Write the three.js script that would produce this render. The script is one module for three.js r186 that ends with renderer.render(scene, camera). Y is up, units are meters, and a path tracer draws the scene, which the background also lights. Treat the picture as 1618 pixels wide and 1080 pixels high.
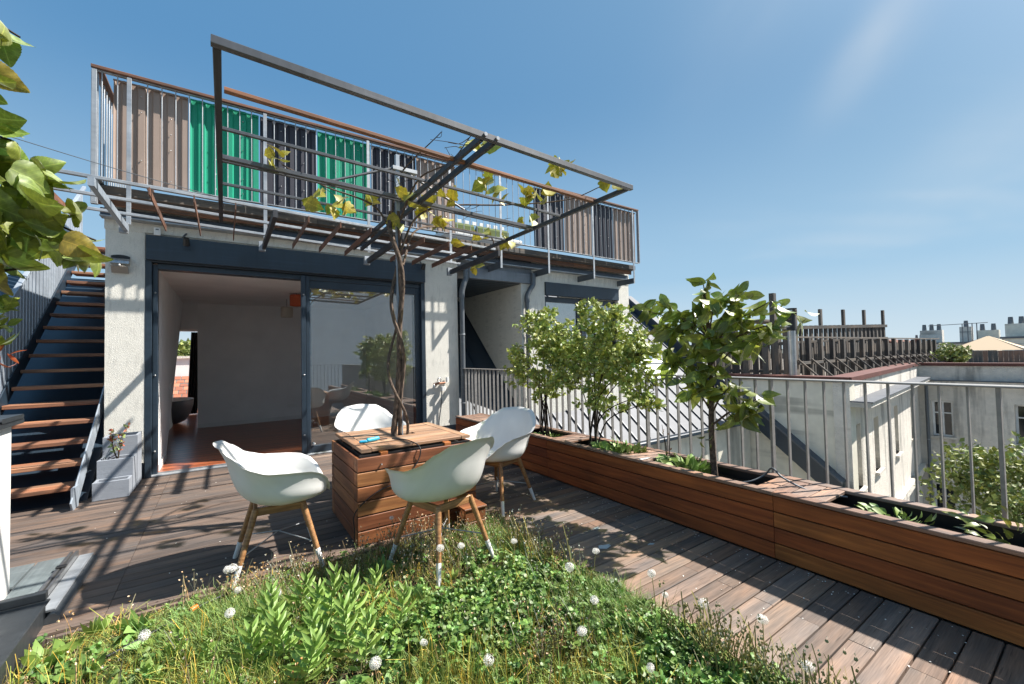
import * as THREE from 'three';
import { mergeGeometries, mergeVertices } from 'three/addons/utils/BufferGeometryUtils.js';

// ---------------------------------------------------------------- camera, sky, sun, exposure
const scene = new THREE.Scene();
const renderer = new THREE.WebGLRenderer({ antialias: true });
renderer.setSize(1024, 684);
renderer.toneMapping = THREE.LinearToneMapping;
renderer.toneMappingExposure = 2.45;
renderer.shadowMap.enabled = true;

const EYE = 1.5, FOCAL = 665.1;
const camera = new THREE.PerspectiveCamera(2 * Math.atan(540 / FOCAL) * 180 / Math.PI, 1618 / 1080, 0.05, 6000);
{
  const yaw = 34.33 * Math.PI / 180, pitch = 1.67 * Math.PI / 180, roll = -1.23 * Math.PI / 180;
  const fw = new THREE.Vector3(Math.sin(yaw) * Math.cos(pitch), Math.sin(pitch), -Math.cos(yaw) * Math.cos(pitch));
  const r0 = new THREE.Vector3(Math.cos(yaw), 0, Math.sin(yaw));
  const u0 = new THREE.Vector3().crossVectors(r0, fw);
  const r = r0.clone().multiplyScalar(Math.cos(roll)).addScaledVector(u0, Math.sin(roll));
  const u = r0.clone().multiplyScalar(-Math.sin(roll)).addScaledVector(u0, Math.cos(roll));
  camera.quaternion.setFromRotationMatrix(new THREE.Matrix4().makeBasis(r, u, fw.clone().negate()));
  camera.position.set(0, EYE, 0);
}
const SUN = new THREE.Vector3(0.77, 1, 0.355).normalize();
const sun = new THREE.DirectionalLight(new THREE.Color().setRGB(1, 0.945, 0.87), 4.5);
sun.position.copy(SUN).multiplyScalar(40);
sun.castShadow = true;
sun.shadow.mapSize.set(4096, 4096);
Object.assign(sun.shadow.camera, { left: -16, right: 16, top: 16, bottom: -16, near: 1, far: 90 });
sun.shadow.radius = 1.2;
scene.add(sun, sun.target);

// ---------------------------------------------------------------- seeded noise
let seed = 1234567;
function rnd() { seed |= 0; seed = seed + 0x6D2B79F5 | 0; let t = Math.imul(seed ^ seed >>> 15, 1 | seed); t = t + Math.imul(t ^ t >>> 7, 61 | t) ^ t; return ((t ^ t >>> 14) >>> 0) / 4294967296; }
const rr = (a, b) => a + (b - a) * rnd();
const pick = a => a[Math.floor(rnd() * a.length)];
const clamp = (x, a = 0, b = 1) => Math.min(b, Math.max(a, x));
const sstep = (a, b, x) => { const t = clamp((x - a) / (b - a)); return t * t * (3 - 2 * t); };
function hash(ix, iy, s) { let h = Math.imul(ix, 374761393) ^ Math.imul(iy, 668265263) ^ Math.imul(s, 1274126177); h = Math.imul(h ^ h >>> 13, 1103515245); return ((h ^ h >>> 16) >>> 0) / 4294967296; }
function vn(x, y, s, px = 1e6, py = 1e6) {
  const x0 = Math.floor(x), y0 = Math.floor(y), fx = x - x0, fy = y - y0;
  const w = (a, p) => ((a % p) + p) % p;
  const a = hash(w(x0, px), w(y0, py), s), b = hash(w(x0 + 1, px), w(y0, py), s), c = hash(w(x0, px), w(y0 + 1, py), s), d = hash(w(x0 + 1, px), w(y0 + 1, py), s);
  const u = fx * fx * (3 - 2 * fx), v = fy * fy * (3 - 2 * fy);
  return a + (b - a) * u + (c - a) * v + (a - b - c + d) * u * v;
}
function fbm(x, y, s, o = 4, px = 1e6, py = 1e6) { let v = 0, a = 0.5, n = 0; for (let i = 0; i < o; i++) { v += a * vn(x, y, s + i, px, py); n += a; x *= 2; y *= 2; px *= 2; py *= 2; a *= 0.5; } return v / n; }

// ---------------------------------------------------------------- sky: clear blue, paler to the horizon and towards the sun, thin high cirrus
{
  const STREAKS = [[-13.5, 29, 34, 5, 0.75, 0.34], [-7, 17, 70, 9, 0.5, 0.18], [-24, 37, 120, 30, 0.7, 0.10], [70, 30, 90, 9, 0.4, 0.35], [150, 40, 120, 14, -0.4, 0.35], [-120, 28, 90, 10, 0.3, 0.3], [110, 55, 150, 20, 0.8, 0.3]];
  const W = 1024, Hh = 512, data = new Float32Array(W * Hh * 4), E = renderer.toneMappingExposure;
  const mixc = (a, b, t) => a.map((v, i) => v + (b[i] - v) * t);
  const zen = [0.085, 0.235, 0.46], mid = [0.112, 0.30, 0.56], low = [0.39, 0.615, 0.82], hor = [0.68, 0.80, 0.87];
  for (let j = 0; j < Hh; j++) for (let i = 0; i < W; i++) {
    const el = ((j + 0.5) / Hh - 0.5) * Math.PI, az = ((i + 0.5) / W - 0.5) * 2 * Math.PI;
    const d = [Math.cos(el) * Math.cos(az), Math.sin(el), Math.cos(el) * Math.sin(az)];
    const e = Math.max(0, el) * 180 / Math.PI;
    const f = (a, b) => clamp((e - a) / (b - a)); let c = mixc(mixc(mixc(hor, low, f(0, 9)), mid, sstep(0, 1, f(5, 33))), zen, f(26, 80));
    const cs = d[0] * SUN.x + d[1] * SUN.y + d[2] * SUN.z;
    const glow = 0.62 * Math.pow(clamp(cs * 0.5 + 0.5), 5);
    c = mixc(c, [0.45, 0.64, 0.80], glow * 0.75); const halo = 1.1 * Math.pow(clamp(cs), 14); c = [c[0] + halo, c[1] + halo, c[2] + halo];
    if (el > 0.02) {
      const k = 1 / (d[1] + 0.12), X = d[0] * k, Z = d[2] * k;
      const wx = X * 0.8 + Z * 0.6, wz = -X * 0.6 + Z * 0.8;
      const cl = fbm(wx * 1.1 + fbm(X * 1.7, Z * 1.7, 71, 3) * 1.6 + 40, wz * 3.6 + 40, 55, 5) ;
      const cover = sstep(0.45, 0.75, fbm(X * 0.55 + 9.3, Z * 0.55 + 4.1, 91, 3));
      const deg = 180 / Math.PI, A = az * deg, Eg = el * deg; let veil = 0; for (const [a0, e0, la, le, tilt, amt] of STREAKS) { let da = A - a0; da -= 360 * Math.round(da / 360); const u = da * Math.cos(tilt) + (Eg - e0) * Math.sin(tilt), v = -da * Math.sin(tilt) + (Eg - e0) * Math.cos(tilt); veil = Math.max(veil, amt * Math.exp(-u * u / la - v * v / le) * (0.45 + 0.9 * fbm(u * 0.16 + 30, v * 0.34 + 30 + a0, 61, 4))); }
      const t = clamp(sstep(0.5, 0.85, cl) * cover * 0.25 + veil);
      c = mixc(c, [0.74, 0.80, 0.86], t);
    }
    const o = (j * W + i) * 4;
    data[o] = c[0] / E; data[o + 1] = c[1] / E; data[o + 2] = c[2] / E; data[o + 3] = 1;
  }
  const sky = new THREE.DataTexture(data, W, Hh, THREE.RGBAFormat, THREE.FloatType);
  sky.mapping = THREE.EquirectangularReflectionMapping; sky.magFilter = THREE.LinearFilter; sky.minFilter = THREE.LinearFilter; sky.wrapS = THREE.RepeatWrapping; sky.needsUpdate = true;
  scene.background = sky; scene.environment = sky;
}

// ---------------------------------------------------------------- textures
function tex(w, h, fn, srgb = true) {
  const d = new Uint8Array(w * h * 4);
  for (let j = 0; j < h; j++) for (let i = 0; i < w; i++) {
    const c = fn((i + 0.5) / w, (j + 0.5) / h, i, j), o = (j * w + i) * 4;
    d[o] = clamp(c[0]) * 255; d[o + 1] = clamp(c[1]) * 255; d[o + 2] = clamp(c[2]) * 255; d[o + 3] = 255;
  }
  const t = new THREE.DataTexture(d, w, h, THREE.RGBAFormat);
  t.wrapS = t.wrapT = THREE.RepeatWrapping; t.magFilter = THREE.LinearFilter; t.minFilter = THREE.LinearMipmapLinearFilter; t.generateMipmaps = true;
  if (srgb) t.colorSpace = THREE.SRGBColorSpace; t.needsUpdate = true; return t;
}
const scaled = (t, u, v) => { const c = t.clone(); c.repeat.set(u, v); c.needsUpdate = true; return c; };
// wood: u runs along the grain, one tile is 2 m by 0.5 m
function grain(u, v, s, weather) {
  const w = fbm(u * 4, v * 3, s, 3, 4, 3) * 0.08;
  const rings = fbm(u * 3, (v + w) * 26, s + 10, 3, 3, 26), fib = fbm(u * 24, v * 190, s + 20, 2, 24, 190), blot = fbm(u * 5, v * 5, s + 30, 4, 5, 5);
  return { rings, fib, blot, crack: weather ? sstep(0.78, 0.9, fbm(u * 10, v * 120, s + 40, 2, 10, 120)) : 0 };
}
const woodOiled = tex(1024, 256, (u, v) => { const g = grain(u, v, 3); const l = 0.52 + 0.34 * g.rings + 0.16 * g.fib; const b = 0.75 + 0.5 * g.blot; return [l * b * 1.02, l * b * (0.93 + 0.1 * g.rings), l * b * (0.84 + 0.16 * g.rings)]; });
const woodGrey = tex(1024, 256, (u, v) => { const g = grain(u, v, 103, true); let l = 0.56 + 0.22 * g.rings + 0.20 * g.fib - 0.22 * g.crack; l *= 0.80 + 0.4 * g.blot; const y = (g.blot - 0.5) * 0.2; return [l * (1.02 + y), l, l * (0.98 - y)]; });
const woodBump = tex(1024, 256, (u, v) => { const g = grain(u, v, 103, true); const l = 0.5 + 0.3 * (g.fib - 0.5) + 0.25 * (g.rings - 0.5) - 0.4 * g.crack; return [l, l, l]; }, false);
const stuccoBump = tex(512, 512, (u, v) => { const a = vn(u * 120, v * 120, 5, 120, 120), b = vn(u * 230, v * 230, 6, 230, 230); const p = sstep(0.45, 0.8, a) * 0.7 + b * 0.3; return [p, p, p]; }, false);
const stuccoMap = tex(512, 512, (u, v) => { const a = vn(u * 120, v * 120, 5, 120, 120), f = fbm(u * 5, v * 5, 15, 4, 5, 5), st = fbm(u * 14, v * 3, 25, 3, 14, 3); const l = 0.93 + 0.06 * (f - 0.5) - 0.05 * (1 - sstep(0.1, 0.35, a)) - 0.05 * sstep(0.62, 0.8, st); return [l, l * 0.995, l * 0.975]; });
const smoothPlaster = tex(256, 256, (u, v) => { const f = fbm(u * 6, v * 6, 31, 4, 6, 6); const l = 0.95 + 0.06 * (f - 0.5); return [l, l, l]; });
const agedPlaster = tex(512, 512, (u, v) => { const f = fbm(u * 5, v * 5, 41, 5, 5, 5), st = fbm(u * 30, v * 3, 51, 4, 30, 3), g = fbm(u * 60, v * 60, 61, 2, 60, 60); const l = 0.93 + 0.16 * (f - 0.5) - 0.20 * sstep(0.55, 0.8, st) + 0.08 * (g - 0.5); return [l, l * 0.985, l * 0.96]; });
const metalWear = tex(512, 512, (u, v) => { const f = fbm(u * 6, v * 6, 77, 5, 6, 6), s = fbm(u * 40, v * 2, 78, 3, 40, 2), sc = sstep(0.7, 0.85, fbm(u * 3, v * 90, 79, 2, 3, 90)); const l = 0.86 + 0.18 * (f - 0.5) + 0.12 * (s - 0.5) + 0.08 * sc; return [l, l, l]; });
const metalRough = tex(256, 256, (u, v) => { const f = fbm(u * 8, v * 8, 87, 4, 8, 8); const l = 0.35 + 0.5 * f; return [l, l, l]; }, false);
const soilMap = tex(512, 512, (u, v) => { const f = fbm(u * 40, v * 40, 97, 4, 40, 40), g = fbm(u * 6, v * 6, 98, 3, 6, 6); const l = 0.25 + 0.5 * f * (0.5 + g); return [l, l * 0.82, l * 0.66]; });
const soilBump = tex(512, 512, (u, v) => { const f = fbm(u * 40, v * 40, 97, 4, 40, 40); return [f, f, f]; }, false);
const leafMap = tex(128, 256, (u, v) => { // v along the midrib, u across
  const c = Math.abs(u - 0.5), side = Math.abs(((v * 9 - c * 6) % 1 + 1) % 1 - 0.5), vein = c < 0.018 ? 1 : side > 0.455 ? 0.55 : 0;
  const f = fbm(u * 8, v * 12, 131, 3); const l = 0.78 + 0.25 * (f - 0.5) + 0.18 * vein; return [l * (1 + 0.1 * vein), l, l * (0.9 + 0.15 * vein)]; });
const barkMap = tex(256, 512, (u, v) => { const f = fbm(u * 18, v * 6, 141, 4, 18, 6), g = fbm(u * 50, v * 22, 142, 2, 50, 22); const l = 0.35 + 0.6 * f * (0.6 + 0.6 * g); return [l, l * 0.95, l * 0.9]; });
const barkBump = tex(256, 512, (u, v) => { const f = fbm(u * 18, v * 6, 141, 4, 18, 6); return [f, f, f]; }, false);
const parquetMap = tex(1024, 512, (u, v) => { // 2 m by 1 m
  const k = Math.floor(v * 12), g = grain(u + hash(k, 1, 3), v, 203), t = 0.8 + 0.4 * hash(k, 7, 5); const l = (0.55 + 0.35 * g.rings + 0.12 * g.fib) * t; return [l, l * 0.96, l * 0.92]; });
const tileMap = tex(512, 512, (u, v) => { const f = fbm(u * 60, v * 60, 301, 3, 60, 60); const h = hash(Math.floor(u * 30), Math.floor(v * 40), 11); const l = 0.55 + 0.5 * h * f + 0.15 * f; return [l, l * (0.75 + 0.2 * h), l * (0.65 + 0.25 * h)]; });

// ---------------------------------------------------------------- materials (linear base colours)
const lin = (r, g, b) => new THREE.Color().setRGB(r, g, b);
const std = (c, o = {}) => new THREE.MeshStandardMaterial({ color: lin(...c), roughness: 0.7, ...o });
const phy = (c, o = {}) => new THREE.MeshPhysicalMaterial({ color: lin(...c), roughness: 0.7, ...o });
const U = 0.5, V = 2; // metres to wood tiles
const wg = scaled(woodGrey, U, V), wo = scaled(woodOiled, U, V), wb = scaled(woodBump, U, V);
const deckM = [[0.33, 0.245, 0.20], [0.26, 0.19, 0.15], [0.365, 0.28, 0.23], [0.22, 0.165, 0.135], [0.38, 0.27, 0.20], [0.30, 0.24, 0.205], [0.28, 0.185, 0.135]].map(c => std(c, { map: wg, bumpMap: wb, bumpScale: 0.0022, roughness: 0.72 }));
const oilM = [[0.50, 0.145, 0.032], [0.42, 0.11, 0.026], [0.56, 0.19, 0.045], [0.34, 0.085, 0.024]].map(c => std(c, { map: wo, bumpMap: wb, bumpScale: 0.001, roughness: 0.78 }));
const tableM = [[0.43, 0.185, 0.075], [0.34, 0.13, 0.05], [0.50, 0.225, 0.085], [0.28, 0.10, 0.042]].map(c => std(c, { map: wo, bumpMap: wb, bumpScale: 0.0012, roughness: 0.6 }));
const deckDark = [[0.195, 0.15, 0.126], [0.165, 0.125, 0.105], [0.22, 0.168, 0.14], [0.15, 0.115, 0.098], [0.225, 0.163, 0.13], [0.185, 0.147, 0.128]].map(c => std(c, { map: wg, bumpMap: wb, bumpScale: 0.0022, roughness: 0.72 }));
const topM = [[0.57, 0.36, 0.225], [0.49, 0.29, 0.175], [0.63, 0.41, 0.265]].map(c => std(c, { map: wg, bumpMap: wb, bumpScale: 0.0012, roughness: 0.65 }));
const rimM = [[0.45, 0.31, 0.24], [0.40, 0.26, 0.19], [0.36, 0.22, 0.16]].map(c => std(c, { map: wg, bumpMap: wb, bumpScale: 0.0016, roughness: 0.65 }));
const treadM = [[0.44, 0.20, 0.11], [0.38, 0.175, 0.10], [0.48, 0.25, 0.145]].map(c => std(c, { map: wg, bumpMap: wb, bumpScale: 0.0016, roughness: 0.68 }));
const oldTimber = [[0.16, 0.145, 0.13], [0.21, 0.19, 0.17], [0.12, 0.107, 0.098]].map(c => std(c, { map: wg, bumpMap: wb, bumpScale: 0.004, roughness: 0.9 }));
const capWood = std([0.21, 0.105, 0.068], { map: wg, bumpMap: wb, bumpScale: 0.002, roughness: 0.75 });
const barWood = std([0.30, 0.145, 0.08], { map: wg, bumpMap: wb, bumpScale: 0.002, roughness: 0.7 });
const oakM = std([0.52, 0.285, 0.13], { map: scaled(woodOiled, 1.2, 3), roughness: 0.5 });
const stuccoM = std([0.86, 0.845, 0.80], { map: scaled(stuccoMap, 1.7, 1.7), bumpMap: scaled(stuccoBump, 2.3, 2.3), bumpScale: 0.0026, roughness: 0.95 });
const plasterM = std([0.92, 0.91, 0.90], { map: scaled(smoothPlaster, 0.5, 0.5), roughness: 0.9 });
const creamM = std([0.84, 0.82, 0.73], { map: scaled(agedPlaster, 0.12, 0.12), roughness: 0.95 });
const agedM = std([0.78, 0.755, 0.71], { map: scaled(agedPlaster, 0.16, 0.16), bumpMap: scaled(stuccoBump, 0.5, 0.5), bumpScale: 0.01, roughness: 0.95 });
const anthr = phy([0.024, 0.043, 0.066], { map: scaled(metalWear, 0.6, 0.6), roughness: 0.42, clearcoat: 0.15, clearcoatRoughness: 0.4 });
const flashM = std([0.075, 0.095, 0.125], { map: scaled(metalWear, 0.5, 0.5), roughness: 0.45, metalness: 0.3 });
const fasciaGrey = std([0.26, 0.29, 0.33], { map: scaled(metalWear, 0.6, 0.6), roughness: 0.45, metalness: 0.3 });
const galv = std([0.50, 0.53, 0.56], { map: scaled(metalWear, 0.8, 0.8), roughnessMap: scaled(metalRough, 1, 1), roughness: 0.85, metalness: 0.55 });
const galvBlue = std([0.42, 0.48, 0.55], { map: scaled(metalWear, 0.8, 0.8), roughness: 0.5, metalness: 0.25 });
const railM = std([0.36, 0.345, 0.33], { map: scaled(metalWear, 0.9, 0.9), roughness: 0.5, metalness: 0.45 });
const pergM = std([0.15, 0.155, 0.165], { map: scaled(metalWear, 0.8, 0.8), roughness: 0.42, metalness: 0.5 });
const pergDark = std([0.062, 0.066, 0.075], { map: scaled(metalWear, 0.8, 0.8), roughness: 0.55, metalness: 0.3 });
const zincM = std([0.135, 0.145, 0.165], { map: scaled(metalWear, 0.35, 0.35), roughness: 0.6, metalness: 0.1 });
const zincDull = std([0.17, 0.19, 0.21], { map: scaled(metalWear, 0.7, 0.7), roughness: 0.5, metalness: 0.4 });
const slateZinc = std([0.055, 0.063, 0.07], { map: scaled(metalWear, 1.3, 1.3), roughnessMap: scaled(metalRough, 2, 2), roughness: 0.75, metalness: 0.3 });
const steelM = std([0.62, 0.62, 0.62], { roughness: 0.3, metalness: 0.9, map: scaled(metalWear, 1.5, 1.5) });
const blackM = std([0.012, 0.012, 0.013], { roughness: 0.45 });
const membraneM = std([0.16, 0.155, 0.15], { map: scaled(agedPlaster, 1, 1), roughness: 0.95 });
const whitePaint = std([0.82, 0.82, 0.80], { roughness: 0.5, map: scaled(smoothPlaster, 1, 1) });
const chairM = phy([0.72, 0.72, 0.70], { roughness: 0.38, map: scaled(smoothPlaster, 2, 2), clearcoat: 0.12, clearcoatRoughness: 0.35 });
const glassM = phy([0.96, 0.98, 0.98], { transmission: 1, thickness: 0, ior: 2.7, roughness: 0.015 });
const clearGlass = phy([0.97, 0.985, 0.985], { transmission: 1, thickness: 0, ior: 1.5, roughness: 0.015 });
const soilM = std([0.14, 0.115, 0.09], { map: scaled(soilMap, 2, 2), bumpMap: scaled(soilBump, 2, 2), bumpScale: 0.02, roughness: 1 });
const parquetM = std([0.42, 0.135, 0.06], { map: scaled(parquetMap, 0.5, 1), roughness: 0.28 });
const greyPot = std([0.27, 0.295, 0.335], { map: scaled(smoothPlaster, 3, 3), bumpMap: scaled(woodBump, 2.5, 3), bumpScale: 0.003, roughness: 0.8 });
const sheetMat = c => phy(c, { map: scaled(smoothPlaster, 1, 1), roughness: 0.55, transmission: 0.0 });
const tanSheet = sheetMat([0.33, 0.25, 0.205]), greenSheet = sheetMat([0.004, 0.30, 0.175]), darkSheet = sheetMat([0.034, 0.034, 0.048]);
const leafStd = (c, o = {}) => phy(c, { vertexColors: true, roughness: 0.6, transmission: 0.32, thickness: 0, side: THREE.DoubleSide, ...o });
const vineLeaf = leafStd([0.66, 0.60, 0.06], { map: leafMap, roughness: 0.55, transmission: 0.45 });
const figLeaf = leafStd([0.33, 0.42, 0.06], { map: leafMap, roughness: 0.52, transmission: 0.48 });
const shrubLeaf = leafStd([0.36, 0.42, 0.10], { roughness: 0.5, transmission: 0.42 });
const treeLeaf = leafStd([0.37, 0.46, 0.085], { map: leafMap, roughness: 0.42, transmission: 0.5 });
const herbLeaf = leafStd([0.20, 0.31, 0.065], { roughness: 0.55 });
const grassLeaf = leafStd([0.225, 0.32, 0.065], { roughness: 0.6, transmission: 0.35 });
const cloverLeaf = leafStd([0.15, 0.265, 0.05], { roughness: 0.5 });
const courtLeaf = leafStd([0.24, 0.28, 0.07], { roughness: 0.6 });
const dryStem = phy([0.40, 0.27, 0.13], { vertexColors: true, roughness: 0.9 });
const barkM = std([0.30, 0.235, 0.19], { map: scaled(barkMap, 4, 1.5), bumpMap: scaled(barkBump, 4, 1.5), bumpScale: 0.006, roughness: 0.95 });
const twigM = std([0.10, 0.075, 0.055], { map: scaled(barkMap, 6, 3), roughness: 0.95 });
const fluff = phy([0.86, 0.84, 0.80], { roughness: 1, transmission: 0.3, side: THREE.DoubleSide });
const cordM = std([0.02, 0.02, 0.022], { roughness: 0.5 });

// ---------------------------------------------------------------- helpers
const taken = {};
function numbered(n) { const k = taken[n] = (taken[n] ?? -1) + 1; return k ? `${n}_${String(k).padStart(3, '0')}` : n; }
function thing(name, label, category, group) { const o = new THREE.Group(); o.name = numbered(name); o.userData = { label, category }; if (group) o.userData.group = group; scene.add(o); return o; }
function struct(name, label, kind = 'structure') { const o = new THREE.Group(); o.name = numbered(name); o.userData = { kind }; if (label) o.userData.label = label; scene.add(o); return o; }
function add(parent, name, geo, m, label) { const o = new THREE.Mesh(geo, m); o.name = name; o.castShadow = o.receiveShadow = true; if (label) o.userData.label = label; parent.add(o); return o; }
function solo(name, geo, m, label, category, group) { const o = add(scene, numbered(name), geo, m); o.userData = { label, category }; if (group) o.userData.group = group; return o; }
// uv in metres, by the way each face points; `g` is the axis the grain runs along
function mapUV(geo, g = 'x', ou = 0, ov = 0) {
  if (geo.index) geo = geo.toNonIndexed();
  geo.computeVertexNormals();
  const p = geo.attributes.position, n = p.count, uv = new Float32Array(n * 2);
  const a = new THREE.Vector3(), b = new THREE.Vector3(), c = new THREE.Vector3();
  for (let i = 0; i < n; i += 3) {
    a.fromBufferAttribute(p, i); b.fromBufferAttribute(p, i + 1); c.fromBufferAttribute(p, i + 2);
    const nn = b.clone().sub(a).cross(c.clone().sub(a)); const ax = Math.abs(nn.x), ay = Math.abs(nn.y), az = Math.abs(nn.z);
    const drop = ax >= ay && ax >= az ? 'x' : ay >= az ? 'y' : 'z';
    const rest = ['x', 'y', 'z'].filter(k => k !== drop);
    const uA = rest.includes(g) ? g : rest[0], vA = rest.find(k => k !== uA);
    [a, b, c].forEach((q, k) => { uv[(i + k) * 2] = q[uA] + ou; uv[(i + k) * 2 + 1] = q[vA] + ov; });
  }
  geo.setAttribute('uv', new THREE.BufferAttribute(uv, 2)); return geo;
}
const bx = (x0, x1, y0, y1, z0, z1, g = 'x') => mapUV(new THREE.BoxGeometry(Math.abs(x1 - x0), Math.abs(y1 - y0), Math.abs(z1 - z0)).translate((x0 + x1) / 2, (y0 + y1) / 2, (z0 + z1) / 2), g, rnd() * 2, rnd());
// a bar with its four long edges chamfered, along axis g
function bar(x0, x1, y0, y1, z0, z1, g = 'x', ch = 0.004) {
  const L = { x: Math.abs(x1 - x0), y: Math.abs(y1 - y0), z: Math.abs(z1 - z0) };
  const [p, q] = { x: ['z', 'y'], y: ['x', 'z'], z: ['x', 'y'] }[g];
  const a = L[p] / 2, b = L[q] / 2, c = Math.min(ch, a * 0.8, b * 0.8);
  const sh = new THREE.Shape([[a - c, -b], [a, -b + c], [a, b - c], [a - c, b], [-a + c, b], [-a, b - c], [-a, -b + c], [-a + c, -b]].map(v => new THREE.Vector2(...v)));
  const e = new THREE.ExtrudeGeometry(sh, { depth: L[g], bevelEnabled: false, steps: 1 }).translate(0, 0, -L[g] / 2);
  if (g === 'x') e.rotateY(Math.PI / 2);
  if (g === 'y') e.rotateX(Math.PI / 2);
  e.translate((x0 + x1) / 2, (y0 + y1) / 2, (z0 + z1) / 2);
  e.deleteAttribute('uv');
  return mapUV(e, g, rnd() * 2, rnd());
}
const v3 = (x, y, z) => new THREE.Vector3(x, y, z);
// a straight member of rectangular section between two points
function member(a, b, w, h, ch = 0.003) {
  const d = b.clone().sub(a), L = d.length(); const g = bar(-w / 2, w / 2, -h / 2, h / 2, -L / 2, L / 2, 'z', ch);
  const m = new THREE.Matrix4().lookAt(b, a, Math.abs(d.y) > 0.98 * L ? v3(0, 0, 1) : v3(0, 1, 0)); m.setPosition(a.clone().add(b).multiplyScalar(0.5));
  return g.applyMatrix4(m);
}
function rod(a, b, r0, r1 = r0, n = 8) { const d = b.clone().sub(a), L = d.length(); const g = new THREE.CylinderGeometry(r1, r0, L, n, 1); g.applyMatrix4(new THREE.Matrix4().compose(a.clone().add(b).multiplyScalar(0.5), new THREE.Quaternion().setFromUnitVectors(v3(0, 1, 0), d.normalize()), v3(1, 1, 1))); return g; }
function tube(pts, r, n = 24, k = 6, r1) {
  const c = new THREE.CatmullRomCurve3(pts.map(p => Array.isArray(p) ? v3(...p) : p)); const g = new THREE.TubeGeometry(c, n, r, k);
  if (r1 !== undefined) { const p = g.attributes.position; for (let i = 0; i <= n; i++) { const q = c.getPointAt(i / n), s = 1 + (r1 / r - 1) * i / n; for (let j = 0; j <= k; j++) { const t = i * (k + 1) + j; p.setXYZ(t, q.x + (p.getX(t) - q.x) * s, q.y + (p.getY(t) - q.y) * s, q.z + (p.getZ(t) - q.z) * s); } } g.computeVertexNormals(); }
  return g;
}
const merge = a => mergeGeometries(a.map(g => g.index ? g.toNonIndexed() : g));
// many small blades or leaves in one mesh: templates are lists of triangles, each leaf has its own tone
class Leaves {
  constructor() { this.p = []; this.n = []; this.c = []; this.u = []; }
  add(t, m, col) {
    const a = v3(0, 0, 0), e = m.elements; const p = t.attributes.position, nn = t.attributes.normal, u = t.attributes.uv, nm = new THREE.Matrix3().getNormalMatrix(m);
    for (let i = 0; i < p.count; i++) { a.fromBufferAttribute(p, i).applyMatrix4(m); this.p.push(a.x, a.y, a.z); a.fromBufferAttribute(nn, i).applyMatrix3(nm).normalize(); this.n.push(a.x, a.y, a.z); this.c.push(...col); this.u.push(u ? u.getX(i) : 0, u ? u.getY(i) : 0); }
  }
  build() { const g = new THREE.BufferGeometry(); g.setAttribute('position', new THREE.Float32BufferAttribute(this.p, 3)); g.setAttribute('normal', new THREE.Float32BufferAttribute(this.n, 3)); g.setAttribute('color', new THREE.Float32BufferAttribute(this.c, 3)); g.setAttribute('uv', new THREE.Float32BufferAttribute(this.u, 2)); return g; }
}
// a leaf of length 1 along +y, folded at the midrib and bent back; prof gives half widths
function leafGeo(prof, fold = 0.25, bend = 0.3, cols = [-1, 0, 1], curl = 0) {
  const n = prof.length - 1, pos = [], uv = [], idx = [], K = cols.length, top = Math.max(...prof);
  for (let i = 0; i <= n; i++) { const t = i / n, w = prof[i], z = -bend * t * t; for (const s of cols) { pos.push(s * w, t * (1 - 0.25 * bend * t) - curl * Math.abs(s) * w * 0.3, z + Math.abs(s) * w * fold - curl * s * s * w + curl * 0.05 * Math.sin(t * 17 + s * 5) * Math.abs(s)); uv.push(0.5 + s * 0.5 * w / top, t); } }
  for (let i = 0; i < n; i++) for (let s = 0; s < K - 1; s++) { const a = i * K + s; idx.push(a, a + 1, a + K, a + 1, a + K + 1, a + K); }
  const g = new THREE.BufferGeometry(); g.setAttribute('position', new THREE.Float32BufferAttribute(pos, 3)); g.setAttribute('uv', new THREE.Float32BufferAttribute(uv, 2)); g.setIndex(idx); g.computeVertexNormals(); return g.toNonIndexed();
}
const aim = (pos, dir, size, twist = 0) => { const q = new THREE.Quaternion().setFromUnitVectors(v3(0, 1, 0), dir.clone().normalize()).multiply(new THREE.Quaternion().setFromAxisAngle(v3(0, 1, 0), twist)); return new THREE.Matrix4().compose(pos, q, typeof size === 'number' ? v3(size, size, size) : size); };
const rdir = (up = 0) => v3(rr(-1, 1), rr(-1, 1) + up, rr(-1, 1)).normalize();
const tone = (a = 0.75, b = 1.25, warm = 0.15) => { const t = rr(a, b), w = rr(-warm, warm); return [t * (1 + w), t, t * (1 - w)]; };
const leafOval = leafGeo([0.02, 0.2, 0.3, 0.2, 0.01], 0.3, 0.25), leafLong = leafGeo([0.02, 0.09, 0.1, 0.07, 0.005], 0.35, 0.35), leafSmall = leafGeo([0.05, 0.36, 0.01], 0.3, 0.2), leafCherry = leafGeo([0.015, 0.10, 0.17, 0.205, 0.21, 0.19, 0.14, 0.07, 0.005], 0.34, 0.5, [-1, -0.5, 0, 0.5, 1], 0.15);
const leafHeart = leafGeo([0.12, 0.42, 0.46, 0.36, 0.2, 0.01], 0.22, 0.35);
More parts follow.
